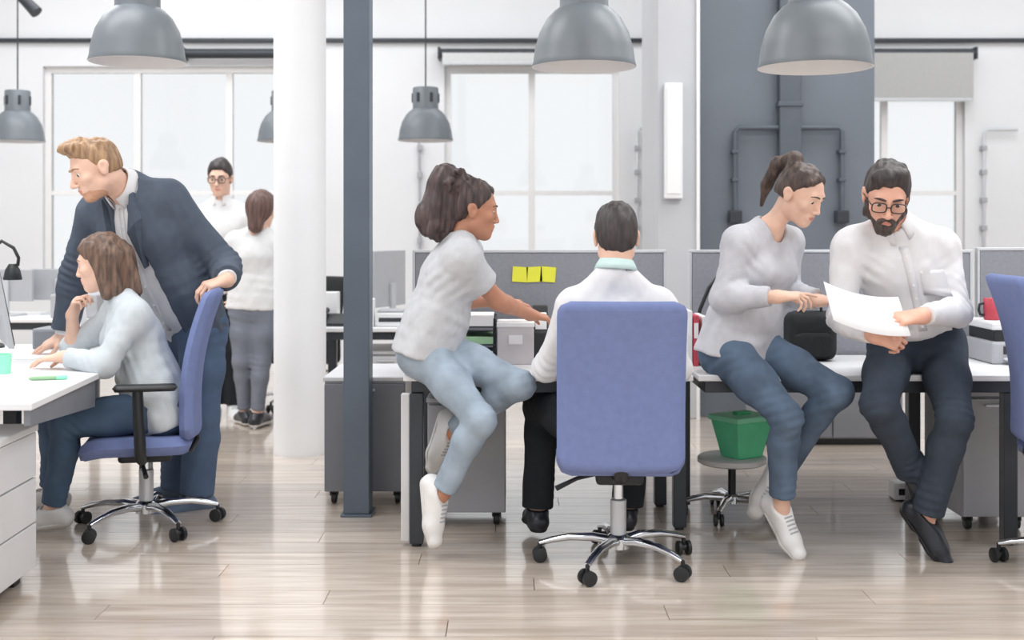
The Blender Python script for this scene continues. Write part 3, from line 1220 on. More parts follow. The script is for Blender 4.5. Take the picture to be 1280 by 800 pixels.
# white panel fixed to the pillar, spotlight at the top left
t = thing('wall_panel', 'tall narrow white panel fixed on the light grey pillar', 'panel', (1.05, 8.22, 0))
MB().box(-.012, .112, -.06, -.0, wz(249), wz(106)).build('panel', WHITEPL, t, bevel=.008)
MB().box(.004, .096, -.066, -.058, wz(243), wz(112)).build('panel_cover', TRIMW, t, bevel=.003)
MB().box(.0, .1, -.002, .0, wz(245), wz(110)).build('back_plate', DARKMETAL, t)

t = thing('spotlight', 'small dark ceiling spotlight at the top left corner', 'spotlight', (-3.88, 9.6, 0))
MB().tube([(.0, 0, ZC), (0, 0, 3.16)], .012, 10).build('rod', DARKMETAL, t, smooth=50)
MB().tube([(-.09, 0, 3.2), (.02, -.02, 3.1), (.09, -.03, 3.03)], [.035, .045, .05], 16).build('lamp_head', DARKMETAL, t, smooth=40)

# ------------------------------------------------------------------ pendant lamps
def pendant(x, y, z, r, label, tilt=0.0, group='big grey bell lamps in front'):
    """bell shade: rim radius r at height z"""
    t = thing('pendant_lamp', label, 'lamp', (x, y, z), group=group)
    k = r / .21
    prof = [(.21, 0), (.211, .004), (.205, .022), (.198, .075), (.18, .14), (.15, .195), (.118, .228), (.1, .24), (.098, .25), (.098, .395), (.092, .405), (.02, .41)]
    inner = [(.016, .40), (.088, .394), (.093, .385), (.093, .245), (.112, .222), (.145, .19), (.174, .137), (.192, .073), (.2, .02), (.205, 0)]
    sh = MB().lathe([(a * k, b * k) for a, b in prof], 56, cap=False).build('lamp_shade', LAMPGREY, t, smooth=35)
    ii = MB().lathe([(a * k, b * k) for a, b in inner] + [(.2099 * k, 0)], 56, cap=False).build('shade_lining', LAMPIN, sh, smooth=35)
    for a in range(0, 360, 60):
        ca, sa = math.cos(math.radians(a)), math.sin(math.radians(a))
        MB().box(-.004 * k, .012 * k, -.011 * k, .011 * k, .29 * k, .36 * k).build('vent', DARKMETAL, sh, bevel=.002, loc=(.094 * k * ca, .094 * k * sa, 0), rz=math.radians(a))
    MB().lathe([(.022 * k, .2 * k), (.024 * k, .27 * k), (.02 * k, .39 * k)], 20).build('socket', WHITEPL, t, smooth=50)
    MB().lathe([(.0001, .09 * k), (.022 * k, .096 * k), (.034 * k, .122 * k), (.03 * k, .15 * k), (.018 * k, .19 * k), (.016 * k, .2 * k)], 20).build('bulb', WHITEPL, t, smooth=60)
    MB().tube([(0, 0, .405 * k), (0, 0, ZC - z - .03)], .006, 8).build('cord', DARKMETAL, t, smooth=60)
    MB().lathe([(.05, ZC - z - .03), (.055, ZC - z)], 24).build('ceiling_rose', LAMPGREY, t, smooth=40)
    t.rotation_euler = (0, 0, tilt)
    return t


def lamp_at(px, py, D, wpx, label, group):
    p = at(px, py, D)
    pendant(p.x, D, p.z, wpx * D / F / 2, label, group=group)


lamp_at(172, 78, 5.3, 119, 'big grey bell lamp hanging above the man in the blazer', 'big grey bell lamps in front')
lamp_at(730, 84, 4.85, 130, 'big grey bell lamp hanging above the man seen from behind', 'big grey bell lamps in front')
lamp_at(1019, 85, 4.4, 142, 'big grey bell lamp hanging above the ponytailed woman, in front of the charcoal wall', 'big grey bell lamps in front')
lamp_at(22, 177, 9.1, 66, 'small grey bell lamp further back at the left edge', 'smaller grey bell lamps further back')
lamp_at(355, 177, 9.1, 66, 'small grey bell lamp half hidden behind the round white column', 'smaller grey bell lamps further back')
lamp_at(532, 176, 9.1, 69, 'small grey bell lamp further back, right of the dark steel column', 'smaller grey bell lamps further back')


# ------------------------------------------------------------------ furniture
def task_chair(label, x, y, rz, arms=True, seat_z=.44, back_top=1.03, m=BLUEFAB, group='blue swivel chairs', spin=0.0, back_w=.47, back_h=.64, base_m=CHROME, lean=.09):
    """swivel chair; the sitter faces local +y"""
    t = thing('swivel_chair', label, 'chair', (x, y, 0), rz, group)
    zb = back_top - back_h

    def bk(u, v, sd):
        q = v / back_h
        yy = -.205 - lean * q + .035 * math.sin(q * math.pi * 1.05) - .028 * max(0, q - .75) * 4 * max(0, q - .75)
        return (u, yy + .03 * (u / .24) ** 2 + sd * .03, zb + v)
    MB().slab(back_w, back_h, .05, bk, .03, 16, 22).build('backrest', m, t, smooth=70)

    def st(u, v, sd):
        q = v / .46
        return (u, -.2 + v, seat_z - .045 - .035 * max(0, q - .72) ** 2 * 10 + sd * .042 - .012 * (1 - (u / .24) ** 2) * (1 if sd > 0 else 0))
    MB().slab(.48, .46, .09, st, .04, 16, 18).build('seat', m, t, smooth=70)
    MB().tube([(0, .02, seat_z - .1), (0, -.1, seat_z - .105), (0, -.19, seat_z - .095), (0, -.215, seat_z - .05), (0, -.205, seat_z + .03)], [.03, .03, .028, .024, .02], 10, flat=.5).build('back_bracket', BLACK, t, smooth=60)
    MB().box(-.09, .09, -.11, .11, seat_z - .135, seat_z - .085).build('tilt_mechanism', BLACK, t, bevel=.015)
    lv = MB().tube([(-.08, .02, seat_z - .115), (-.16, .0, seat_z - .13), (-.24, -.02, seat_z - .165)], [.008, .008, .011], 8).build('lever', BLACK, t, smooth=60)
    MB().lathe([(.019, .2), (.019, seat_z - .13)], 20).build('gas_lift', base_m, t, smooth=50)
    MB().lathe([(.03, .07), (.031, .25), (.024, .255)], 24).build('lift_cover', ALU if base_m is CHROME else BLACK, t, smooth=40)
    hub = MB().lathe([(.02, .062), (.045, .066), (.047, .105), (.036, .118), (.028, .122)], 28).build('base', base_m, t, smooth=40)
    for i in range(5):
        a = 2 * math.pi * i / 5 + spin
        ca, sa = math.cos(a), math.sin(a)
        pts = [(r * ca, r * sa, z) for r, z in ((.035, .094), (.1, .104), (.19, .101), (.26, .086), (.305, .072))]
        MB().tube(pts, [.024, .023, .019, .016, .013], 10, flat=.75).build('base_arm', base_m, hub, smooth=60)
        cx, cyy = .305 * ca, .305 * sa
        cs = MB()
        cs.tube([(cx, cyy, .074), (cx, cyy, .045)], .008, 8)
        ra = a + .9 + i
        ux, uy = math.cos(ra), math.sin(ra)
        cs.tube([(cx - ux * .012, cyy - uy * .012, .03), (cx + ux * .012, cyy + uy * .012, .03)], .013, 10)
        co = cs.build('caster', BLACK, t, smooth=50)
        for sg in (-1, 1):
            wl = MB()
            wl.tube([(cx + ux * sg * .010, cyy + uy * sg * .010, .028), (cx + ux * sg * .013, cyy + uy * sg * .013, .028), (cx + ux * sg * .026, cyy + uy * sg * .026, .028), (cx + ux * sg * .029, cyy + uy * sg * .029, .028)], [.022, .028, .028, .02], 16)
            wl.build('wheel', BLACK, co, smooth=40)
    if arms:
        for sg in (-1, 1):
            ar = MB()
            ar.tube([(sg * .17, .0, seat_z - .1), (sg * .265, -.0, seat_z - .08), (sg * .285, .0, seat_z - .02), (sg * .285, .01, seat_z + .2)], [.022, .022, .024, .022], 10, flat=1.4)
            ao = ar.build('armrest', BLACK, t, smooth=60)
            MB().slab(.075, .26, .035, lambda u, v, sd: (sg * .285 + u, -.15 + v, seat_z + .21 + sd * .014), .014, 8, 12).build('arm_pad', BLACK, ao, smooth=60)
    return t


task_chair('blue swivel chair in the centre, seen from behind, with a man sitting in it', (773 - 640) * 4.62 / F, 4.62, math.radians(-2), arms=False, spin=-2.0, seat_z=.46, back_w=.475)
task_chair('blue swivel chair at the left, seen from the side, with a woman in it', -1.585, 5.2, math.radians(102), spin=.2 - math.pi / 2, seat_z=.43, back_top=1.04)
task_chair('blue swivel chair cut off by the right edge of the picture', 2.15, 4.5, math.radians(-96), spin=.5, back_top=1.12, seat_z=.5)


def desk(label, x0, x1, y0, y1, legs, z=.70, poly=None, rails=True):
    """white top on a dark frame"""
    cx, cy_ = (x0 + x1) / 2, (y0 + y1) / 2
    t = thing('desk', label, 'desk', (cx, cy_, 0), group='white topped desks')
    tp = MB()
    if poly:
        tp.prism([(a - cx, b - cy_) for a, b in poly], z - .025, z)
    else:
        tp.box(x0 - cx, x1 - cx, y0 - cy_, y1 - cy_, z - .025, z)
    tp.build('worktop', TOPWHITE, t, bevel=.004)
    if rails:
        i = .03
        for ya in (y0 + i, y1 - i - .04):
            MB().box(x0 - cx + i, x1 - cx - i, ya - cy_, ya + .04 - cy_, z - .075, z - .026).build('rail', DARKMETAL, t, bevel=.003)
        for xa in (x0 + i, x1 - i - .04):
            MB().box(xa - cx, xa + .04 - cx, y0 - cy_ + .071, y1 - cy_ - .071, z - .075, z - .026).build('rail', DARKMETAL, t, bevel=.003)
    for lx, ly in legs:
        MB().box(lx - .028 - cx, lx + .028 - cx, ly - .028 - cy_, ly + .028 - cy_, .012, z - .076 if rails else z - .026).build('leg', DARKMETAL, t, bevel=.004)
        MB().lathe([(.02, 0), (.02, .012)], 16, o=(lx - cx, ly - cy_, 0)).build('leg_foot', BLACK, t)
    return t


YD = 4.86
xl = lambda px, D: (px - 640) * D / F
desk('long white desk the grey tee woman sits on, in the centre', xl(504, YD), .735, YD, 5.66, [(xl(521, 4.9), 4.9), (xl(521, 4.9), 5.6), (.72, 5.17), (.69, 5.6)])
dk = [o for o in C.objects if o.get('label', '').startswith('long white desk')][0]
MB().box(xl(501, 4.88), xl(512, 4.88), 4.885, 4.93, .02, .62).build('end_post', LIGHTLAM, dk, bevel=.004).location = -dk.location
desk('white desk at the right that two people sit on', .755, 2.62, YD, 5.66, [(2.035, 4.92), (.80, 5.6), (1.87, 5.95 - .35), (2.57, 5.6)])
desk('white desk of the facing row behind the middle screen', -.45, .735, 5.74, 6.5, [(-.41, 6.44), (.69, 6.44)])
desk('white desk of the facing row behind the right screen', .755, 2.62, 5.74, 6.5, [(.80, 6.44), (2.57, 6.44)])
poly = [(-2.95, 4.06), (-1.625, 4.06), (-1.70, 4.95), (-1.76, 6.2), (-2.95, 6.2)]
t = desk('white desk at the left where a woman sits', -2.95, -1.62, 4.06, 6.2, [(-2.04, 4.9), (-1.86, 6.1), (-2.88, 4.2), (-2.88, 6.1)], poly=poly, rails=False)
ap = MB()
cx, cy_ = (-2.95 - 1.62) / 2, (4.06 + 6.2) / 2
ap.hexa([(-2.9 - cx, 4.9 - cy_, .56), (-1.725 - cx, 4.93 - cy_, .56), (-1.725 - cx, 4.96 - cy_, .56), (-2.9 - cx, 4.96 - cy_, .56), (-2.9 - cx, 4.9 - cy_, .674), (-1.725 - cx, 4.93 - cy_, .674), (-1.725 - cx, 4.96 - cy_, .674), (-2.9 - cx, 4.96 - cy_, .674)])
ap.build('apron', MIDLAM, t)
ed = MB()
ed.hexa([(-1.66 - cx, 4.08 - cy_, .62), (-1.638 - cx, 4.08 - cy_, .62), (-1.72 - cx, 4.95 - cy_, .56), (-1.75 - cx, 4.95 - cy_, .56), (-1.66 - cx, 4.08 - cy_, .674), (-1.638 - cx, 4.08 - cy_, .674), (-1.72 - cx, 4.95 - cy_, .674), (-1.75 - cx, 4.95 - cy_, .674)])
ed.build('side_panel', MIDLAM, t)


def screen(label, x0, x1, z0, z1, y=5.70):
    t = thing('desk_screen', label, 'screen', ((x0 + x1) / 2, y, 0), group='grey desk screens')
    w = (x1 - x0) / 2
    MB().box(-w + .012, w - .012, -.016, .016, z0, z1 - .014).build('screen_panel', SCREENFAB, t, bevel=.004)
    MB().box(-w, w, -.019, .019, z1 - .014, z1).build('top_rail', ALU, t, bevel=.003)
    for sg in (-1, 1):
        MB().box(sg * w - .012 if sg > 0 else -w, w if sg > 0 else -w + .012, -.019, .019, z0, z1 - .0141).build('side_rail', ALU, t, bevel=.003)
    for sx_ in (-.6 * w, .6 * w):
        MB().box(sx_ - .02, sx_ + .02, -.03, .03, z0 - .03, z0 + .05).build('clamp', DARKMETAL, t, bevel=.003)


screen('grey fabric desk screen with yellow notes in the middle', xl(516, 5.7), xl(832, 5.7), .69, 1.196)
screen('grey fabric desk screen behind the ponytailed woman and the bearded man', xl(861, 5.7), xl(1214, 5.7), .69, 1.196)
screen('grey fabric desk screen at the right edge of the picture', xl(1220, 5.7), xl(1300, 5.7), .69, 1.206)
for i, px in enumerate((650, 668, 685)):
    p = at(px, 343, 5.68)
    n = MB().box(-.036, .036, -.002, 0, -.036, .036)
    o = n.build('sticky_note', YELLOW, loc=(p.x, 5.682, p.z))
    o.rotation_euler = (0, (0.06, -.05, .08)[i], 0)
    tag(o, ('leftmost', 'middle', 'rightmost')[i] + ' yellow sticky note on the middle desk screen', 'sticky note', 'yellow sticky notes on the screen')


def pedestal(label, x0, x1, y0, y1, h, face='front', drawers=3, body=GREYLAM, front=GREYLAM, top=None, rz=0.0, casters=True):
    """drawer unit on casters; drawers open to -y in local space"""
    t = thing('drawer_pedestal', label, 'cabinet', ((x0 + x1) / 2, (y0 + y1) / 2, 0), rz, 'drawer pedestals')
    w, d = (x1 - x0) / 2, (y1 - y0) / 2
    z0 = .06 if casters else .03
    MB().box(-w, w, -d + .02, d, z0, h - .02).build('carcass', body, t, bevel=.003)
    MB().box(-w - .004, w + .004, -d, d + .004, h - .02, h).build('top_panel', top or body, t, bevel=.004)
    hh = (h - .03 - z0) / drawers
    for i in range(drawers):
        a = z0 + .004 + i * hh
        dr = MB().box(-w + .002, w - .002, -d, -d + .019, a, a + hh - .006).build('drawer', front, t, bevel=.003)
        MB().box(-.05, .05, -d - .012, -d - .0, a + hh - .04, a + hh - .028).build('handle', ALU, dr, bevel=.003)
    for sx_ in (-1, 1):
        for sy in (-1, 1):
            if casters:
                c = MB().box(sx_ * (w - .04) - .02, sx_ * (w - .04) + .02, sy * (d - .06) - .016, sy * (d - .06) + .016, .035, .06).build('caster', BLACK, t, bevel=.004)
                MB().lathe([(.022, -.013), (.028, -.01), (.028, .01), (.022, .013)], 16, o=(sx_ * (w - .04), sy * (d - .06), .028), axis='x').build('wheel', BLACK, c, smooth=40)
            else:
                MB().box(sx_ * (w - .04) - .02, sx_ * (w - .04) + .02, sy * (d - .06) - .02, sy * (d - .06) + .02, 0, .03).build('foot', BLACK, t)
    return t


pedestal('dark grey pedestal behind the slim steel column', xl(404, 5.6), xl(506, 5.6), 5.62, 6.2, .60, body=LIGHTLAM, front=MIDLAM, drawers=1)
pedestal('grey pedestal under the desk beside the white sneakers', xl(534, 5.2), xl(632, 5.2), 5.2, 5.62, .56, body=SCRLAM, front=SCRLAM, drawers=1)
pedestal('grey pedestal at the right under the desk beside the bearded man', xl(1206, 5.1), xl(1262, 5.1) + .1, 5.12, 5.6, .6, body=SCRLAM, front=SCRLAM, drawers=1)
# its drawers face the aisle (+x)
t = thing('drawer_pedestal', 'light grey drawer pedestal cut off by the lower left corner', 'cabinet', (-2.03, 3.94, 0), math.radians(92), 'drawer pedestals')
MB().box(-.46, .46, -.28, .28, .05, .55).build('carcass', LIGHTLAM, t, bevel=.003)
MB().box(-.465, .465, -.305, .285, .55, .575).build('top_panel', TOPWHITE, t, bevel=.004)
for i in range(3):
    a = .054 + i * .166
    dr = MB().box(-.455, .455, -.3, -.281, a, a + .16).build('drawer', LIGHTLAM, t, bevel=.003)
    MB().box(-.07, .07, -.306, -.3, a + .125, a + .137).build('handle', ALU, dr, bevel=.002)
for sx_ in (-.4, .4):
    for sy in (-.22, .22):
        MB().box(sx_ - .03, sx_ + .03, sy - .03, sy + .03, 0, .05).build('foot', BLACK, t)

# grey end panel of a unit far behind the right desk
t = thing('storage_unit', 'low grey storage unit behind the right desk, above the bare floor', 'cabinet', (xl(1040, 7.2), 7.45, 0), group='storage units')
MB().box(-.42, .42, -.25, .25, .04, .62).build('carcass', MIDLAM, t, bevel=.003)
MB().box(-.43, .43, -.262, .26, .62, .645).build('top_panel', LIGHTLAM, t, bevel=.004)
for sg in (-1, 1):
    d_ = MB().box(.004 if sg > 0 else -.418, .418 if sg > 0 else -.004, -.268, -.2505, .05, .615).build('door', MIDLAM, t, bevel=.003)
    MB().box(sg * .03 - .006, sg * .03 + .006, -.28, -.268, .38, .48).build('handle', ALU, d_, bevel=.002)
MB().box(-.4, .4, -.22, .22, 0, .04).build('plinth', BLACK, t)

# ------------------------------------------------------------------ things on and under the desks
def bx(px0, px1, D):
    return xl(px0, D), xl(px1, D)


ZD = .70
t = thing('letter_tray', 'stack of three dark letter trays with white and green paper on the middle desk', 'tray', (-.2, 5.42, ZD))
for k in range(3):
    z = .004 + k * .078
    q = MB().box(-.13, .13, -.16, .16, z, z + .006)
    q.box(-.13, -.125, -.16, .16, z + .006, z + .04).box(.125, .13, -.16, .16, z + .006, z + .04).box(-.125, .125, .155, .16, z + .006, z + .04)
    q.build('tray', DARKMETAL, t, bevel=.002)
    MB().box(-.118, .118, -.158, .13, z + .006, z + .012 + .026 * (k + 1) / 2).build('paper_stack', PAPER if k != 1 else SOFTGREEN, t, bevel=.002)
for sx_ in (-.122, .122):
    for sy in (-.14, .14):
        MB().box(sx_ - .006, sx_ + .006, sy - .006, sy + .006, 0, .2).build('post', BLACK, t)

a, b = bx(622, 667, 5.3)
t = thing('storage_box', 'pale grey card box on the middle desk right of the letter trays', 'box', ((a + b) / 2, 5.34, ZD))
w = (b - a) / 2
MB().box(-w, w, -.1, .1, 0, .175).build('box_body', BOXGREY, t, bevel=.004)
MB().box(-w - .004, w + .004, -.104, .104, .165, .185).build('lid', PAPER, t, bevel=.003)
MB().box(-.03, .03, -.102, -.1, .09, .13).build('tag', PAPER, t)
t = thing('magazine_file', 'black magazine file standing right of the pale grey card box', 'file', (xl(676, 5.4), 5.46, ZD))
m_ = MB()
m_.prism([(-.12, 0), (.12, 0), (.12, .24), (.02, .24), (-.12, .13)], -.035, .035)
m_.v = [(z, x, y) for x, y, z in m_.v]
m_.build('file_body', BLACK, t, bevel=.003)
MB().box(-.025, .025, -.1, .11, .01, .215).build('papers', PAPER, t)

for i, (px, m, lab, h) in enumerate(((857, WHITEPL, 'white binder on the desk just right of the blue chair back', .24), (865, RED, 'red binder on the desk right of the blue chair back', .22), (876, TOPWHITE, 'second white binder, next to the red one', .215))):
    t = thing('ring_binder', lab, 'binder', (xl(px, 5.3), 5.3, ZD), 0, 'binders on the right desk')
    MB().box(-.0125, .0125, -.12, .12, 0, h).build('cover', m, t, bevel=.004)
    MB().box(-.009, .009, -.122, -.12, h * .55, h * .85).build('spine_label', PAPER, t)

# black bag on the right desk
t = thing('bag', 'black bag standing on the desk between the two people sharing a sheet', 'bag', (xl(1014, 5.4), 5.42, ZD))
MB().slab(.24, .225, .05, lambda u, v, sd: (u, sd * .06, v), .05, 14, 14).build('bag_body', BLACKFAB, t, smooth=60)
MB().tube([(-.05, -.01, .215), (-.045, -.01, .245), (0, -.01, .255), (.045, -.01, .245), (.05, -.01, .215)], .008, 8).build('handle', BLACK, t, smooth=60)
MB().slab(.18, .11, .03, lambda u, v, sd: (u, -.062 + sd * .012, .02 + v), .012, 8, 8).build('front_pocket', BLACKFAB, t, smooth=60)

# black gooseneck lamp behind the ponytailed woman
t = thing('desk_lamp', 'thin black gooseneck lamp behind the back of the ponytailed woman', 'lamp', (xl(870, 5.55), 5.56, ZD), 0, 'black desk lamps')
MB().lathe([(.06, 0), (.062, .008), (.05, .018), (.012, .022)], 24).build('base', BLACK, t, smooth=40)
MB().tube([(0, 0, .02), (.0, 0, .12), (.02, 0, .22), (.06, 0, .32), (.11, .0, .38), (.16, 0, .39)], .009, 8).build('neck', BLACK, t, smooth=60)
MB().tube([(.15, 0, .395), (.18, 0, .38), (.21, 0, .345)], [.018, .035, .045], 16).build('lamp_head', BLACK, t, smooth=50)

# right desk: printer with a mug on it, grey box
t = thing('printer', 'white desk printer with a black slot at the right edge', 'printer', (2.27, 5.4, ZD))
MB().box(-.17, .21, -.15, .17, .0, .10).build('printer_body', PRINTERG, t, bevel=.012)
MB().box(-.155, .195, -.14, .16, .1, .15).build('scanner_lid', BLACK, t, bevel=.006)
MB().box(-.17, .21, -.15, .17, .15, .185).build('top_cover', WHITEPL, t, bevel=.01)
MB().box(-.12, .16, -.2, -.151, .02, .03).build('paper_tray', WHITEPL, t, bevel=.003)
MB().box(-.12, .16, -.154, -.15, .045, .08).build('front_slot', SCREENDARK, t)
t = thing('mug', 'red and black mug on top of the white printer', 'mug', (2.16, 5.4, ZD + .185))
MB().lathe([(.001, .004), (.03, 0), (.036, .006), (.038, .095), (.036, .097), (.033, .094), (.031, .01), (.001, .008)], 24).build('cup', RED, t, smooth=50)
MB().tube([(-.036, 0, .075), (-.056, 0, .07), (-.06, 0, .045), (-.054, 0, .025), (-.036, 0, .02)], .006, 8).build('handle', BLACK, t, smooth=60)

# under the desk: wheeled stool with a green box, white cable box
t = thing('footstool', 'low white stool on a chrome wheeled base under the desk, green box on it', 'stool', (xl(915, 5.42), 5.42, 0))
MB().lathe([(.001, .235), (.14, .235), (.155, .243), (.155, .262), (.145, .27), (.001, .27)], 32).build('seat', WHITEPL, t, smooth=40)
MB().lathe([(.018, .08), (.018, .235)], 16).build('gas_lift', BLACK, t, smooth=40)
hb = MB().lathe([(.02, .055), (.04, .06), (.04, .09), (.03, .1)], 20).build('base', CHROME, t, smooth=40)
for i in range(5):
    an = 2 * math.pi * i / 5 + .5
    ca, sa = math.cos(an), math.sin(an)
    MB().tube([(.03 * ca, .03 * sa, .08), (.12 * ca, .12 * sa, .085), (.22 * ca, .22 * sa, .062)], [.018, .016, .011], 8).build('base_arm', CHROME, hb, smooth=60)
    co = MB().tube([(.22 * ca, .22 * sa, .062), (.22 * ca, .22 * sa, .03)], .009, 8).build('caster', BLACK, t, smooth=60)
    for sg in (-1, 1):
        MB().lathe([(.018, -.008), (.026, -.006), (.026, .006), (.018, .008)], 14, o=(.22 * ca + sg * .014, .22 * sa, .026), axis='x').build('wheel', BLACK, co, smooth=40)
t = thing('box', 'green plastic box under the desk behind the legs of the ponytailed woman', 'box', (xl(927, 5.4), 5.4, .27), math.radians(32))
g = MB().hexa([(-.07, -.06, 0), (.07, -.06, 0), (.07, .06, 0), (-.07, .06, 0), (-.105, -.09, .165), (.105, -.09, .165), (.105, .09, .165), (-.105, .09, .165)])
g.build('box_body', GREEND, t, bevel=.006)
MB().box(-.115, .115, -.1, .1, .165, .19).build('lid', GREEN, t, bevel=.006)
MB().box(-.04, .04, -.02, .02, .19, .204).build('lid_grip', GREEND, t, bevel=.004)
t = thing('cable_box', 'white cable box on the floor behind the shoes of the bearded man', 'box', (xl(1131, 5.75), 5.75, 0))
MB().box(-.065, .065, -.05, .05, .006, .085).build('box_body', WHITEPL, t, bevel=.006)
MB().box(-.045, -.015, -.053, -.05, .03, .06).build('socket', SCREENDARK, t)
MB().box(.015, .045, -.053, -.05, .03, .06).build('socket', SCREENDARK, t)
MB().box(-.06, .06, -.045, .045, 0, .006).build('foot_pad', BLACK, t)

# left desk
t = thing('monitor', 'slim monitor seen edge-on at the left edge on the desk', 'monitor', (-2.265, 5.38, ZD), math.radians(117))
mm = MB()
mm.hexa([(-.28, -.012, .08), (.28, -.012, .08), (.28, .012, .08), (-.28, .012, .08), (-.28, .05, .42), (.28, .05, .42), (.28, .074, .42), (-.28, .074, .42)])
mm.build('display', PRINTERG, t, bevel=.004)
MB().hexa([(-.27, -.0145, .09), (.27, -.0145, .09), (.27, -.0135, .09), (-.27, -.0135, .09), (-.27, .0462, .41), (.27, .0462, .41), (.27, .0472, .41), (-.27, .0472, .41)]).build('screen_face', SCREENDARK, t)
MB().tube([(0, .09, .012), (0, .085, .15), (0, .05, .25)], .014, 10).build('stand_arm', ALU, t, smooth=60)
MB().box(-.1, .1, .03, .17, 0, .012).build('stand_base', ALU, t, bevel=.003)
t = thing('desk_lamp', 'black desk lamp with an arched arm at the left edge', 'lamp', (-2.62, 6.02, ZD), 0, 'black desk lamps')
MB().lathe([(.07, 0), (.072, .01), (.06, .02), (.012, .024)], 24).build('base', BLACK, t, smooth=40)
MB().tube([(0, 0, .02), (-.02, 0, .3), (.0, 0, .48), (.06, 0, .535), (.12, 0, .5), (.145, 0, .45), (.14, 0, .41)], .009, 8).build('neck', BLACK, t, smooth=60)
MB().lathe([(.018, .0), (.036, -.03), (.046, -.075), (.044, -.08), (.03, -.03), (.001, -.01)], 20, o=(.115, 0, .42)).build('lamp_head', BLACK, t, smooth=50)
t = thing('desk_drawer_box', 'low grey box at the back of the left desk', 'box', (xl(80, 6.0), 6.05, ZD))
MB().box(-.14, .14, -.1, .1, .0, .1).build('box_body', GREYLAM, t, bevel=.006)
MB().box(-.13, .13, -.103, -.1, .015, .085).build('front_panel', MIDLAM, t, bevel=.003)
t = thing('paper_holder', 'white paper stand on the low grey box', 'stand', (xl(88, 6.05), 6.05, ZD + .1))
q = MB().prism([(-.05, 0), (.05, 0), (.006, .17), (-.006, .17)], -.07, .07)
q.v = [(z, x, y) for x, y, z in q.v]
q.build('stand_body', PAPER, t, bevel=.002)
MB().box(-.05, .05, -.045, -.042, .02, .05).build('label_strip', DARKMETAL, t)
for i, (px, py, D, rz) in enumerate(((22, 452, 5.1, .2), (34, 440, 5.6, -.1), (10, 478, 4.5, .05))):
    p = at(px, py, D)
    o = MB().box(-.105, .105, -.148, .148, 0, .0015 + .001 * i).build('paper_sheet', PAPER, loc=(p.x, D, ZD), rz=rz)
    tag(o, ('white sheet of paper lying before the seated woman', 'white sheet of paper at the back of the left desk', 'white sheet of paper near the front corner of the left desk')[i], 'paper', 'loose sheets on the left desk')
t = thing('marker_pen', 'green marker pen lying on the left desk', 'pen', (xl(60, 4.7), 4.7, ZD + .0085), .35)
MB().lathe([(.004, -.07), (.008, -.06), (.008, .03), (.0075, .031)], 12, axis='x').build('barrel', SOFTGREEN, t, smooth=50)
MB().lathe([(.0085, .031), (.0085, .068), (.005, .072)], 12, axis='x').build('cap', GREEN, t, smooth=50)
t = thing('pen_cup', 'small green cup at the left edge of the left desk', 'cup', (xl(3, 4.92), 4.92, ZD))
MB().lathe([(.001, 0), (.032, 0), (.036, .08), (.033, .08), (.03, .006), (.001, .006)], 20).build('cup', GREEN, t, smooth=50)

# ------------------------------------------------------------------ background desks and machines
def bg_monitor(label, x, y, rz, z=ZD, w=.5, h=.3, m=PRINTERG):
    t = thing('monitor', label, 'monitor', (x, y, z), rz, 'monitors in the background')
    MB().box(-w / 2, w / 2, -.014, .014, .1, .1 + h).build('display', m, t, bevel=.005)
    MB().box(-w / 2 + .012, w / 2 - .012, .014, .016, .112, .088 + h).build('screen_face', SCREENDARK, t)
    MB().box(-.03, .03, -.035, -.014, .0, .25).build('stand_arm', ALU, t, bevel=.003)
    MB().box(-.11, .11, -.1, .07, 0, .012).build('stand_base', ALU, t, bevel=.003)


desk('far white desk between the two columns', -1.22, -.52, 7.25, 7.95, [(-1.18, 7.3), (-.56, 7.3), (-1.18, 7.9), (-.56, 7.9)])
desk('far white desk behind the seated woman and the man in the blazer', -4.3, -2.75, 8.0, 8.75, [(-4.25, 8.05), (-2.8, 8.05), (-4.25, 8.7), (-2.8, 8.7)])
bg_monitor('light grey monitor turned edge-on right of the steel column', xl(486, 7.75), 7.78, math.radians(70), w=.44, h=.36)
t = thing('printer', 'small white printer with a dark slot right of the steel column', 'printer', (xl(489, 7.4), 7.45, ZD))
MB().box(-.085, .085, -.11, .11, 0, .085).build('printer_body', WHITEPL, t, bevel=.008)
MB().box(-.07, .07, -.113, -.11, .03, .055).build('front_slot', SCREENDARK, t)
MB().box(-.08, .08, -.1, .1, .085, .1).build('scanner_lid', PRINTERG, t, bevel=.004)
t = thing('phone', 'black desk phone left of the steel column', 'phone', (xl(417, 7.4), 7.45, ZD))
MB().hexa([(-.08, -.09, 0), (.08, -.09, 0), (.08, .09, 0), (-.08, .09, 0), (-.08, -.09, .02), (.08, -.09, .02), (.08, .09, .07), (-.08, .09, .07)]).build('phone_body', BLACK, t, bevel=.004)
MB().tube([(-.06, -.07, .045), (-.06, 0, .075), (-.06, .08, .09)], [.018, .012, .018], 10).build('handset', BLACK, t, smooth=50)
for i, (px, w_, h_, m, lab) in enumerate(((410, .1, .2, WHITEPL, 'white box behind the black desk phone'), (466, .045, .17, PAPER, 'white paper box just right of the steel column'))):
    o = MB().box(-w_ / 2, w_ / 2, -.06, .06, 0, h_).build('box', m, bevel=.004, loc=(xl(px, 7.5), 7.62 if i == 0 else 7.38, ZD))
    tag(o, lab, 'box', 'boxes on the far desk')
pedestal('light grey pedestal under the far desk between the columns', -.95, -.6, 7.35, 7.85, .55, body=LIGHTLAM, front=LIGHTLAM)
bg_monitor('monitor on the far left desk, above the low grey box', xl(62, 8.3), 8.5, math.radians(4), w=.4, h=.22)
bg_monitor('monitor on the far left desk, beside the arched black lamp', xl(5, 8.3), 8.35, math.radians(-12), w=.4, h=.22)
o = MB().box(-.16, .16, -.12, .12, 0, .16).build('printer', PRINTERG, bevel=.012, loc=(xl(100, 8.2), 8.2, ZD))
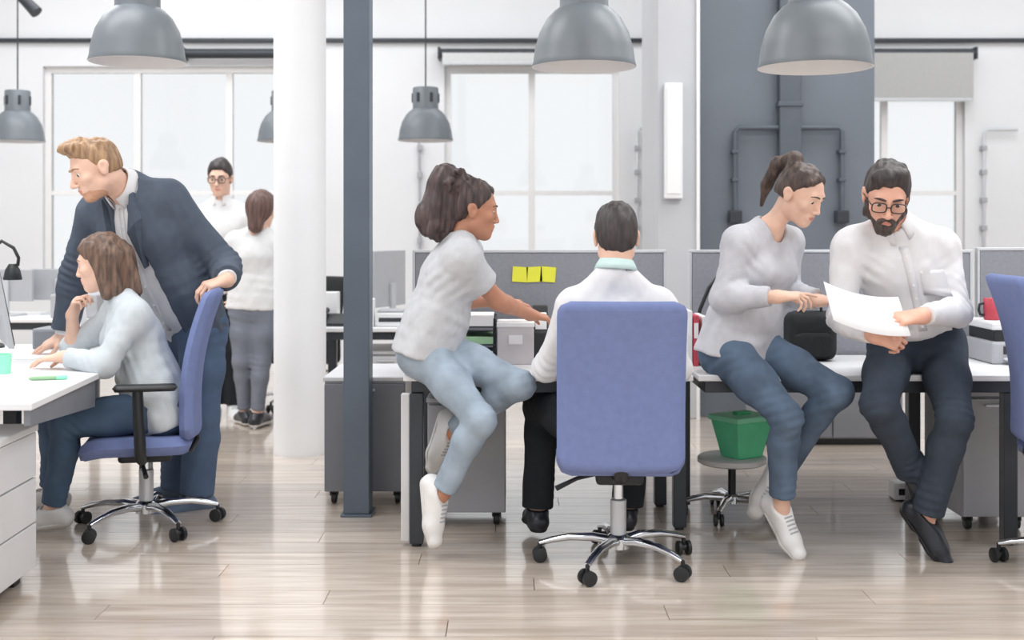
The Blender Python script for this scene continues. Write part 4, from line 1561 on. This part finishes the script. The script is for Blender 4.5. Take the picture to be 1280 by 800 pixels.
tag(o, 'pale grey printer on the far left desk behind the paper stand', 'printer')
task_chair('black swivel chair half hidden by the round white column', -1.55, 8.75, math.radians(150), m=BLACKFAB, group='black swivel chairs', spin=.3, back_top=.95)

# ------------------------------------------------------------------ garment materials
def fab(name, rgb, var=.06, bump=.25):
    return mat(name, rgb, .9, var=var, scale=28, bump=bump, bscale=320, spec=.25)


F_BLAZER = fab('navy_blazer_cloth', (82, 91, 105))
F_LAPEL = F_BLAZER
F_WSHIRT = fab('white_shirt_cotton', (222, 222, 225), .02)
F_BLUESHIRT = fab('pale_blue_grey_cotton', (194, 201, 206), .04)
F_GREYTEE = fab('heather_grey_cotton', (190, 192, 196), .06)
F_SWEATER = fab('grey_knit', (190, 191, 197), .05, .4)
F_JEANL = mat('light_denim', (152, 166, 180), .9, var=.24, scale=8, bump=.25, bscale=350, spec=.2)
F_JEANM = mat('blue_denim', (86, 102, 122), .9, var=.3, scale=7, bump=.25, bscale=350, spec=.2)
F_JEAND = mat('dark_blue_denim', (82, 103, 128), .9, var=.14, scale=8, bump=.25, bscale=350, spec=.2)
F_CHINO = mat('navy_chino', (84, 102, 128), .9, var=.1, scale=8, bump=.2, bscale=320, spec=.2)
F_BLACKT = fab('black_trouser_cloth', (36, 40, 45), .1)
F_SLATE = fab('slate_trouser_cloth', (58, 66, 78), .08)
F_GREYJ = mat('grey_denim', (118, 124, 136), .9, var=.12, scale=8, bump=.2, bscale=320, spec=.2)
F_WHITET = fab('white_tee_cotton', (218, 219, 220), .02)
F_TEAL = fab('pale_teal_collar', (196, 219, 217), .03)
S_WHITE = mat('white_sneaker_leather', (226, 226, 226), .5, var=.03)
S_SOLE = mat('white_rubber', (214, 213, 211), .6, var=.03)
S_BLACK = mat('black_shoe_leather', (34, 37, 45), .3, var=.08)
S_BSOLE = mat('black_rubber', (26, 27, 30), .6)
S_BLUE = mat('blue_suede', (96, 112, 134), .8, var=.06)
S_ORANGE = mat('orange_brown_sole', (190, 110, 74), .6, var=.05)
GLASSES = mat('dark_glasses_frame', (46, 36, 36), .3)
BELT = mat('black_leather_belt', (30, 30, 33), .35)

# ------------------------------------------------------------------ the people
# 1: man in a blazer leaning over the chair
p = Fig('blond man in navy blazer and white shirt leaning over the left blue chair', dict(
    head=(119, 211, 5.28), neck=(160, 240, 5.42), shL=(213, 250, 5.40), shR=(118, 268, 5.62), elL=(281, 332, 5.50), wrL=(284, 350, 5.30),
    elR=(94, 340, 5.68), wrR=(80, 419, 5.72), hipL=(254, 404, 5.55), hipR=(222, 404, 5.68), knL=(251, 520, 5.55), anL=(246, 617, 5.56),
    knR=(226, 520, 5.72), anR=(222, 606, 5.8)), MALE, (-.78, -.5, -.38), (-.25, -.1, 1), hs=1.1, scale=1.06).feet((-.8, -.5, -.05), (-.9, -.2, -.05))
p.body(SKIN['fair'], dict(L=dict(d=(-.72, -.45, -.22), n=(-.25, .1, -1), curl=(.7, .7, .5), thumb=.5), R=dict(d=(-.8, -.3, -.5), n=(-.4, 0, -1), curl=(.1, .2, .2))),
       extra_paint=[(p.hb((0, .045, -.095), (.058, .06, .03)), 2), (p.hb((0, .09, -.0675), (.02, .012, .0085)), 1)])
p.brows(HAIRM['blond'])
tr = p.trousers('trousers', F_CHINO, top=.12, t1=2.0, hem=.022, knee=.012, off=.016)
sh = p.shirt('shirt', F_WSHIRT, off=.013, hem=-.09, sleeve=1.97, neck=.07, flare=.012, loose=-.003)
p.collar(F_WSHIRT, sh, r=.072, ht=.045)
opn = [('cut', cone(p.N + p.fwd * .13 + p.up * .06, p.P + p.fwd * .19 - p.up * .12, .05, .095, p.fwd, 2.2), .01)]
bz = p.shirt('blazer', F_BLAZER, off=.028, hem=-.07, sleeve=1.9, cuff=.008, neck=.088, neckdrop=.02, wr=.005, opening=opn, loose=-.006, fold=.007, hip=.004)
p.strip('placket', F_WSHIRT, sh, [(.05 + .88 * i / 18, 0) for i in range(19)], .03)
for i in range(6):
    c = p.on(sh, .12 + .14 * i, 0, .0035)
    MB().lathe([(.0001, -.002), (.006, -.002), (.006, .001), (.0001, .0015)], 10, axis='y').build('button', WHITEPL, sh, loc=tuple(c))
for sg in (-1, 1):
    b = MB()
    q = [p.N + p.up * .01 + p.rs * sg * .085 + p.fwd * .085, p.N - p.up * .10 + p.rs * sg * .12 + p.fwd * .158, p.N - p.up * .15 + p.rs * sg * .105 + p.fwd * .166, p.N - p.up * .32 + p.rs * sg * .056 + p.fwd * .163, p.N - p.up * .14 + p.rs * sg * .06 + p.fwd * .168]
    b.v = [tuple(x - p.o) for x in q] + [tuple(x - p.o - p.fwd * .05) for x in q]
    b.face((0, 1, 2, 3, 4)); b.face((9, 8, 7, 6, 5))
    for i in range(5):
        b.face((i, (i + 1) % 5, 5 + (i + 1) % 5, 5 + i))
    b.build('lapel', F_BLAZER, bz)
for q in 'LR':
    p.shoe(q, S_BLUE, S_ORANGE, 'low')
p.hair(HAIRM['blond'], p.cap(.005, c=.006, nape=-.035) + [('add', p.hc((-.035, .05, .102), (.03, .05, .108), .026, .026), .03), ('add', p.hc((0, .02, .11), (0, .085, .118), .03, .018), .03), ('add', p.hc((-.03, .082, .108), (.03, .092, .116), .014, .012), .015)], noise=(.0035, 100))

# 2: seated woman with brown hair
p = Fig('woman with long brown hair in a pale grey shirt resting her chin on her hand', dict(
    head=(126, 329, 5.2), neck=(153, 374, 5.22), shL=(168, 396, 5.06), shR=(150, 390, 5.36), elL=(132, 456, 4.98), wrL=(80, 446, 5.06),
    elR=(93, 434, 5.47), wrR=(90, 394, 5.36), hipL=(203, 512, 5.11), hipR=(199, 512, 5.29), knL=(82, 530, 5.06), anL=(66, 634, 5.12),
    knR=(66, 530, 5.34), anR=(64, 612, 5.40)), FEMALE, (-1, -.06, -.16), (-.16, 0, 1), hs=1.0).feet((-1, -.1, -.1), (-1, .1, -.1))
p.body(SKIN['fair'], dict(L=dict(d=(-1, .1, -.12), n=(0, 0, -1), curl=(.2, .3, .2)), R=dict(d=(.42, -.3, 1), n=(1, -.1, -.2), curl=(.9, 1.1, .7))))
p.brows(HAIRM['brown'], .003)
p.trousers('jeans', F_JEAND, top=.06, t1=1.95)
p.shirt('shirt', F_BLUESHIRT, off=.016, hem=-.09, sleeve=1.9, neck=.06, wr=.006, flare=.012, hip=.014, fold=.006, sleeves=dict(R=1.12))
for q in 'LR':
    p.shoe(q, S_WHITE, S_SOLE)
p.hair(HAIRM['brown'], p.cap(.014, c=.016, nape=-.09) + [
    ('add', p.hc((.045, -.055, .02), (.06, -.075, -.13), .05, .03), .03), ('add', p.hc((-.045, -.055, .02), (-.06, -.07, -.13), .05, .03), .03),
    ('add', p.hc((0, -.085, .02), (0, -.115, -.14), .06, .036), .03), ('add', p.hc((.06, .0, .06), (.074, -.02, -.1), .028, .02), .02), ('add', p.hc((-.06, .0, .06), (-.078, -.024, -.14), .03, .024), .02),
    ('cut', p.hb((0, .075, -.03), (.06, .06, .1)), .01)], noise=(.006, 80))

# 3: standing man with glasses far behind
p = Fig('dark haired man with glasses in a white shirt standing far back', dict(
    head=(275, 223, 8.3), neck=(277, 258, 8.34), shL=(311, 273, 8.34), shR=(244, 274, 8.34), elL=(318, 325, 8.38), wrL=(306, 365, 8.2), elR=(238, 325, 8.38), wrR=(250, 368, 8.2),
    hipL=(294, 361, 8.35), hipR=(262, 361, 8.35), knL=(292, 438, 8.32), anL=(292, 506, 8.36), knR=(266, 438, 8.32), anR=(266, 506, 8.36)), MALE, (.0, -1, -.15), (0, -.1, 1), res=.0075).feet((.3, -1, -.0), (-.2, -1, 0))
p.body(SKIN['fair'], dict(L=dict(d=(-.5, -.6, -.6), n=(-.6, .3, 0)), R=dict(d=(.5, -.6, -.6), n=(.6, .3, 0))))
p.brows(HAIRM['dark'])
p.trousers('trousers', F_BLACKT, top=.1, t1=1.98, hem=.02)
sh = p.shirt('shirt', F_WHITET, off=.016, hem=-.03, sleeve=1.9)
p.collar(F_WHITET, sh)
for q in 'LR':
    p.shoe(q, S_WHITE, S_SOLE, res=.006)
p.hair(HAIRM['dark'], p.cap(.011, c=.012, nape=-.05, grow=(0, .0, .01)), res=.006)
p.glasses(GLASSES)

# 4: woman seen from behind
p = Fig('woman seen from behind in white tee and grey jeans beside the round column', dict(
    head=(328, 263, 7.9), neck=(321, 291, 7.88), shL=(292, 303, 7.88), shR=(347, 304, 7.88), elL=(285, 350, 7.92), wrL=(300, 386, 8.05), elR=(352, 350, 7.92), wrR=(342, 385, 8.06),
    hipL=(304, 380, 7.9), hipR=(332, 380, 7.9), knL=(302, 452, 7.88), anL=(306, 514, 7.95), knR=(327, 452, 7.88), anR=(322, 516, 7.85)), FEMALE, (.25, .95, -.1), (0, .1, 1), res=.0075).feet((-.5, .9, -.02), (.2, 1, -.02))
p.body(SKIN['fair'], dict(L=dict(d=(.4, .6, -.5), n=(.7, 0, 0)), R=dict(d=(-.4, .6, -.5), n=(-.7, 0, 0))))
p.trousers('jeans', F_GREYJ, top=.06, t1=1.95, off=.005)
p.shirt('tee_shirt', F_WHITET, off=.009, hem=-.03, sleeve=.5, flare=.004, hip=.012, neck=.056)
for q in 'LR':
    p.shoe(q, S_BLACK, S_SOLE, res=.006)
p.hair(HAIRM['bgwoman'], p.cap(.018, c=.03, nape=-.1) + [('add', p.hc((0, -.07, .03), (0, -.085, -.11), .075, .05), .03)], res=.006)

# 5: woman with curly hair on the desk end
p = Fig('woman with a high curly dark ponytail, grey tee and light jeans on the desk end', dict(
    head=(592, 262, 4.94), neck=(574, 302, 4.94), shR=(578, 323, 4.80), shL=(583, 317, 5.09), elR=(622, 376, 4.93), wrR=(662, 393, 5.08),
    elL=(574, 374, 5.26), wrL=(628, 377, 5.30), hipR=(527, 437, 4.85), hipL=(541, 433, 5.0), knR=(601, 525, 4.66), anR=(553, 617, 4.72),
    knL=(650, 481, 4.76), anL=(566, 540, 5.0)), dict(FEMALE, th=(.067, .045), ca=(.043, .03), pel=.094), (.97, .16, -.12), (.12, 0, 1)).feet((-.25, .1, -.95), (.12, -.18, -.95))
p.body(SKIN['brown'], dict(R=dict(d=(.8, .45, -.2), n=(0, .2, -1), curl=(.35, .45, .3)), L=dict(d=(.9, -.05, -.1), n=(0, .2, -1), curl=(.3, .4, .3))))
p.brows(HAIRM['dark'], .0032)
p.trousers('jeans', F_JEANL, top=.09, t1=1.93, seat=.012, knee=.003)
p.shirt('tee_shirt', F_GREYTEE, off=.017, hem=-.04, sleeve=.62, neck=.06, flare=.014, hip=.022, wr=.005, loose=.006, fold=.007)
for q in 'LR':
    p.shoe(q, S_WHITE, S_SOLE)
rg = random.Random(3)
ops = p.cap(.011, c=.005, nape=-.05)
ops += [('add', p.hc((0, -.075, .095), (0, -.13, .1), .05, .06), .03), ('add', p.hc((0, -.13, .1), (0, -.165, -.06), .062, .07), .04), ('add', p.hc((0, -.12, .0), (0, -.12, -.1), .06, .05), .04)]
for i in range(70):
    tt = rg.random()
    a = rg.uniform(0, 6.28)
    rr = .062 + .012 * rg.random()
    ops.append(('add', p.hb((rr * math.cos(a), -.105 - .05 * tt + rr * .55 * math.sin(a), .15 - .27 * tt), (.017, .017, .019)), .012))
p.hair(HAIRM['curly'], ops, noise=(.007, 95))

# 6: man seen from behind in the centre chair
p = Fig('dark haired man in a white shirt seen from behind in the centre chair', dict(
    head=(770, 297, 4.62), neck=(769, 350, 4.56), shL=(716, 385, 4.58), shR=(824, 385, 4.58), elL=(684, 460, 4.72), wrL=(702, 456, 4.97), elR=(846, 460, 4.74), wrR=(806, 456, 4.97),
    hipL=(742, 537, 4.62), hipR=(800, 537, 4.62), knL=(676, 505, 5.04), anL=(672, 634, 5.0), knR=(794, 508, 5.06), anR=(784, 632, 5.02)), MALE, (0, 1, -.22), (0, .22, 1), hs=1.02).feet((-.1, 1, -.02), (.1, 1, -.02))
p.body(SKIN['fair'], dict(L=dict(d=(.35, 1, -.06), n=(0, 0, -1), curl=(.2, .3, .3)), R=dict(d=(-.35, 1, -.06), n=(0, 0, -1), curl=(.2, .3, .3))))
p.trousers('trousers', F_BLACKT, top=.08, t1=2.0, hem=.018, knee=.006)
sh = p.shirt('shirt', F_WSHIRT, off=.009, hem=-.02, sleeve=1.95, neck=.064, wr=.004)
p.collar(F_TEAL, sh, r=.064, ht=.03)
for q in 'LR':
    p.shoe(q, S_BLACK, S_BSOLE, 'low')
p.hair(HAIRM['dark'], p.cap(.008, c=.016, nape=-.066) + [('add', p.hb((0, -.068, -.03), (.05, .032, .05)), .03), ('add', p.hb((0, -.01, .09), (.062, .075, .04)), .03), ('cut', p.hb((.09, -.01, -.02), (.03, .034, .05)), .01), ('cut', p.hb((-.09, -.01, -.02), (.03, .034, .05)), .01)], noise=(.003, 110))

# 7: woman with ponytail in grey sweater
p = Fig('woman with a long brown ponytail, grey sweater and blue jeans sitting on the right desk', dict(
    head=(1001, 243, 4.93), neck=(957, 292, 5.0), shR=(922, 305, 4.88), shL=(984, 304, 5.1), elR=(905, 373, 4.85), wrR=(972, 371, 4.73),
    elL=(986, 365, 5.08), wrL=(1022, 376, 4.86), hipR=(905, 436, 4.94), hipL=(938, 431, 5.07), knR=(984, 522, 4.62), anR=(977, 634, 4.74),
    knL=(1046, 490, 4.75), anL=(972, 594, 4.94)), dict(FEMALE, th=(.073, .048), ca=(.045, .032), nk=.042), (.66, -.6, -.44), (.2, -.2, 1)).feet((-.45, -.1, -.9), (.4, -.5, -.75))
p.body(SKIN['fair'], dict(R=dict(d=(1, -.12, .06), n=(0, .25, -1), curls=[(.12, .2, .1), (.5, .7, .4), (.7, .8, .5), (.8, .8, .5)], thumb=.7), L=dict(d=(.85, -.4, .0), n=(0, 0, 1), curl=(.35, .4, .3))))
p.brows(HAIRM['dark'], .0032)
p.trousers('jeans', F_JEANM, top=.08, t1=1.86, seat=.014, knee=.004)
p.shirt('sweater', F_SWEATER, off=.017, hem=-.05, sleeve=1.88, neck=.062, flare=.012, hip=.024, wr=.005, fold=.006, neckfr=.012)
for q in 'LR':
    p.shoe(q, S_WHITE, S_SOLE)
p.hair(HAIRM['pony'], p.cap(.009, c=.0, nape=-.03) + [('add', p.hb((0, -.085, .12), (.026, .03, .028)), .02), ('add', p.hc((0, -.09, .1), (0, -.1, .12), .034, .026), .02),
       ('add', p.hc((0, -.1, .12), (0, -.15, .07), .024, .028), .015), ('add', p.hc((0, -.15, .07), (0, -.165, -.03), .028, .024), .015), ('add', p.hc((0, -.165, -.03), (-.005, -.15, -.12), .024, .008), .015)], noise=(.004, 100))

# 8: bearded man
p = Fig('bearded man with glasses in a white shirt and slate trousers perched on the right desk', dict(
    head=(1108, 245, 4.70), neck=(1119, 290, 4.82), shR=(1061, 310, 4.83), shL=(1180, 308, 4.83), elR=(1053, 396, 4.80), wrR=(1093, 419, 4.57), elL=(1196, 390, 4.77), wrL=(1152, 395, 4.56),
    hipR=(1116, 430, 4.99), hipL=(1176, 430, 4.99), knR=(1098, 506, 4.62), anR=(1140, 588, 4.80), knL=(1194, 524, 4.64), anL=(1160, 640, 4.72)), dict(MALE, th=(.076, .05), ca=(.05, .036)), (-.18, -.88, -.46), (0, -.4, 1), hs=1.05).feet((.45, -.5, -.72), (.15, -.2, -.95))
p.body(SKIN['rosy'], dict(R=dict(d=(.95, -.1, -.22), n=(0, .7, -.3), curl=(.8, 1.0, .6), thumb=.6), L=dict(d=(-1, -.1, -.12), n=(0, .45, -.8), curl=(.45, .6, .4), thumb=.6)))
p.brows(HAIRM['dark'], .0046)
tr = p.trousers('trousers', F_SLATE, top=.12, t1=2.0, hem=.014, knee=.004, seat=.006, off=.013)
sh = p.shirt('shirt', F_WSHIRT, off=.014, hem=.085, sleeve=1.93, neck=.066, wr=.0065, fr=22, flare=.012, fold=.010, loose=-.003)
p.collar(F_WSHIRT, sh, r=.068, ht=.04)
bt = MB()
w_ = p.P + p.up * .1 - p.o
pts = [w_ + p.rh * .155 * math.cos(a_) + unit(p.fwd_h) * .113 * math.sin(a_) for a_ in [2 * math.pi * i / 32 for i in range(33)]]
for q_ in pts:
    bt.v += [tuple(q_ - p.up * .018), tuple(q_ + p.up * .018)]
for i in range(32):
    bt.face((2 * i, 2 * i + 2, 2 * i + 3, 2 * i + 1))
bo = bt.build('belt', BELT, tr, smooth=60)
so = bo.modifiers.new('solid', 'SOLIDIFY')
so.thickness = .006
p.strip('placket', F_WSHIRT, sh, [(.26 + .68 * i / 16, 0) for i in range(17)], .034)
for i in range(6):
    c = p.on(sh, .3 + .115 * i, 0, .0035)
    MB().lathe([(.0001, -.002), (.0055, -.002), (.0055, .001), (.0001, .0015)], 10, axis='y').build('button', WHITEPL, sh, loc=tuple(c))
p.strip('pocket', F_WSHIRT, sh, [(.56 + .2 * i / 8, -.085) for i in range(9)], .1, lift=.001)
for q in 'LR':
    p.shoe(q, S_BLACK, S_BSOLE, 'low')
p.hair(HAIRM['dark'], p.cap(.010, c=.008, nape=-.05) + [('add', p.hc((-.03, .04, .1), (.045, .05, .096), .026, .022), .03), ('add', p.hb((0, -.01, .098), (.06, .065, .032)), .03)], noise=(.005, 85))
p.hair(HAIRM['beard'], [('add', p.hc((-.056, .012, -.055), (0, .064, -.1), .024, .024), .02), ('add', p.hc((.056, .012, -.055), (0, .064, -.1), .024, .024), .02), ('add', p.hb((0, .07, -.098), (.034, .028, .026)), .02),
                        ('add', p.hc((-.06, .008, -.02), (-.055, .015, -.06), .012, .02), .015), ('add', p.hc((.06, .008, -.02), (.055, .015, -.06), .012, .02), .015),
                        ('add', p.hc((-.026, .083, -.066), (0, .097, -.053), .009, .008), .006), ('add', p.hc((.026, .083, -.066), (0, .097, -.053), .009, .008), .006),
                        ('cut', p.hb((0, .104, -.068), (.02, .016, .0085)), .005), ('cut', half(p.h(0, -.012, 0), p.hf), .01)], name='beard', noise=(.004, 140))
p.glasses(GLASSES)

# the sheet the two look at
c0 = at(1083, 392, 4.56)
e1 = unit((.97, 0.02, -.2))
e2 = unit((-.02, -.72, -.62))
pg = MB()
n = 10
for j in range(2):
    for i in range(n + 1):
        u_ = i / n - .5
        q = c0 + e1 * u_ * .297 + e2 * (j - .5) * .21 + V((0, 0, .02 * (4 * u_ * u_)))
        pg.v.append(tuple(q - c0))
for i in range(n):
    pg.face((i, i + 1, n + 2 + i, n + 1 + i))
o = pg.build('paper_sheet', PAPER, smooth=60, loc=tuple(c0))
so = o.modifiers.new('solid', 'SOLIDIFY')
so.thickness = .0012
tag(o, 'white sheet of paper held between the ponytailed woman and the bearded man', 'paper')
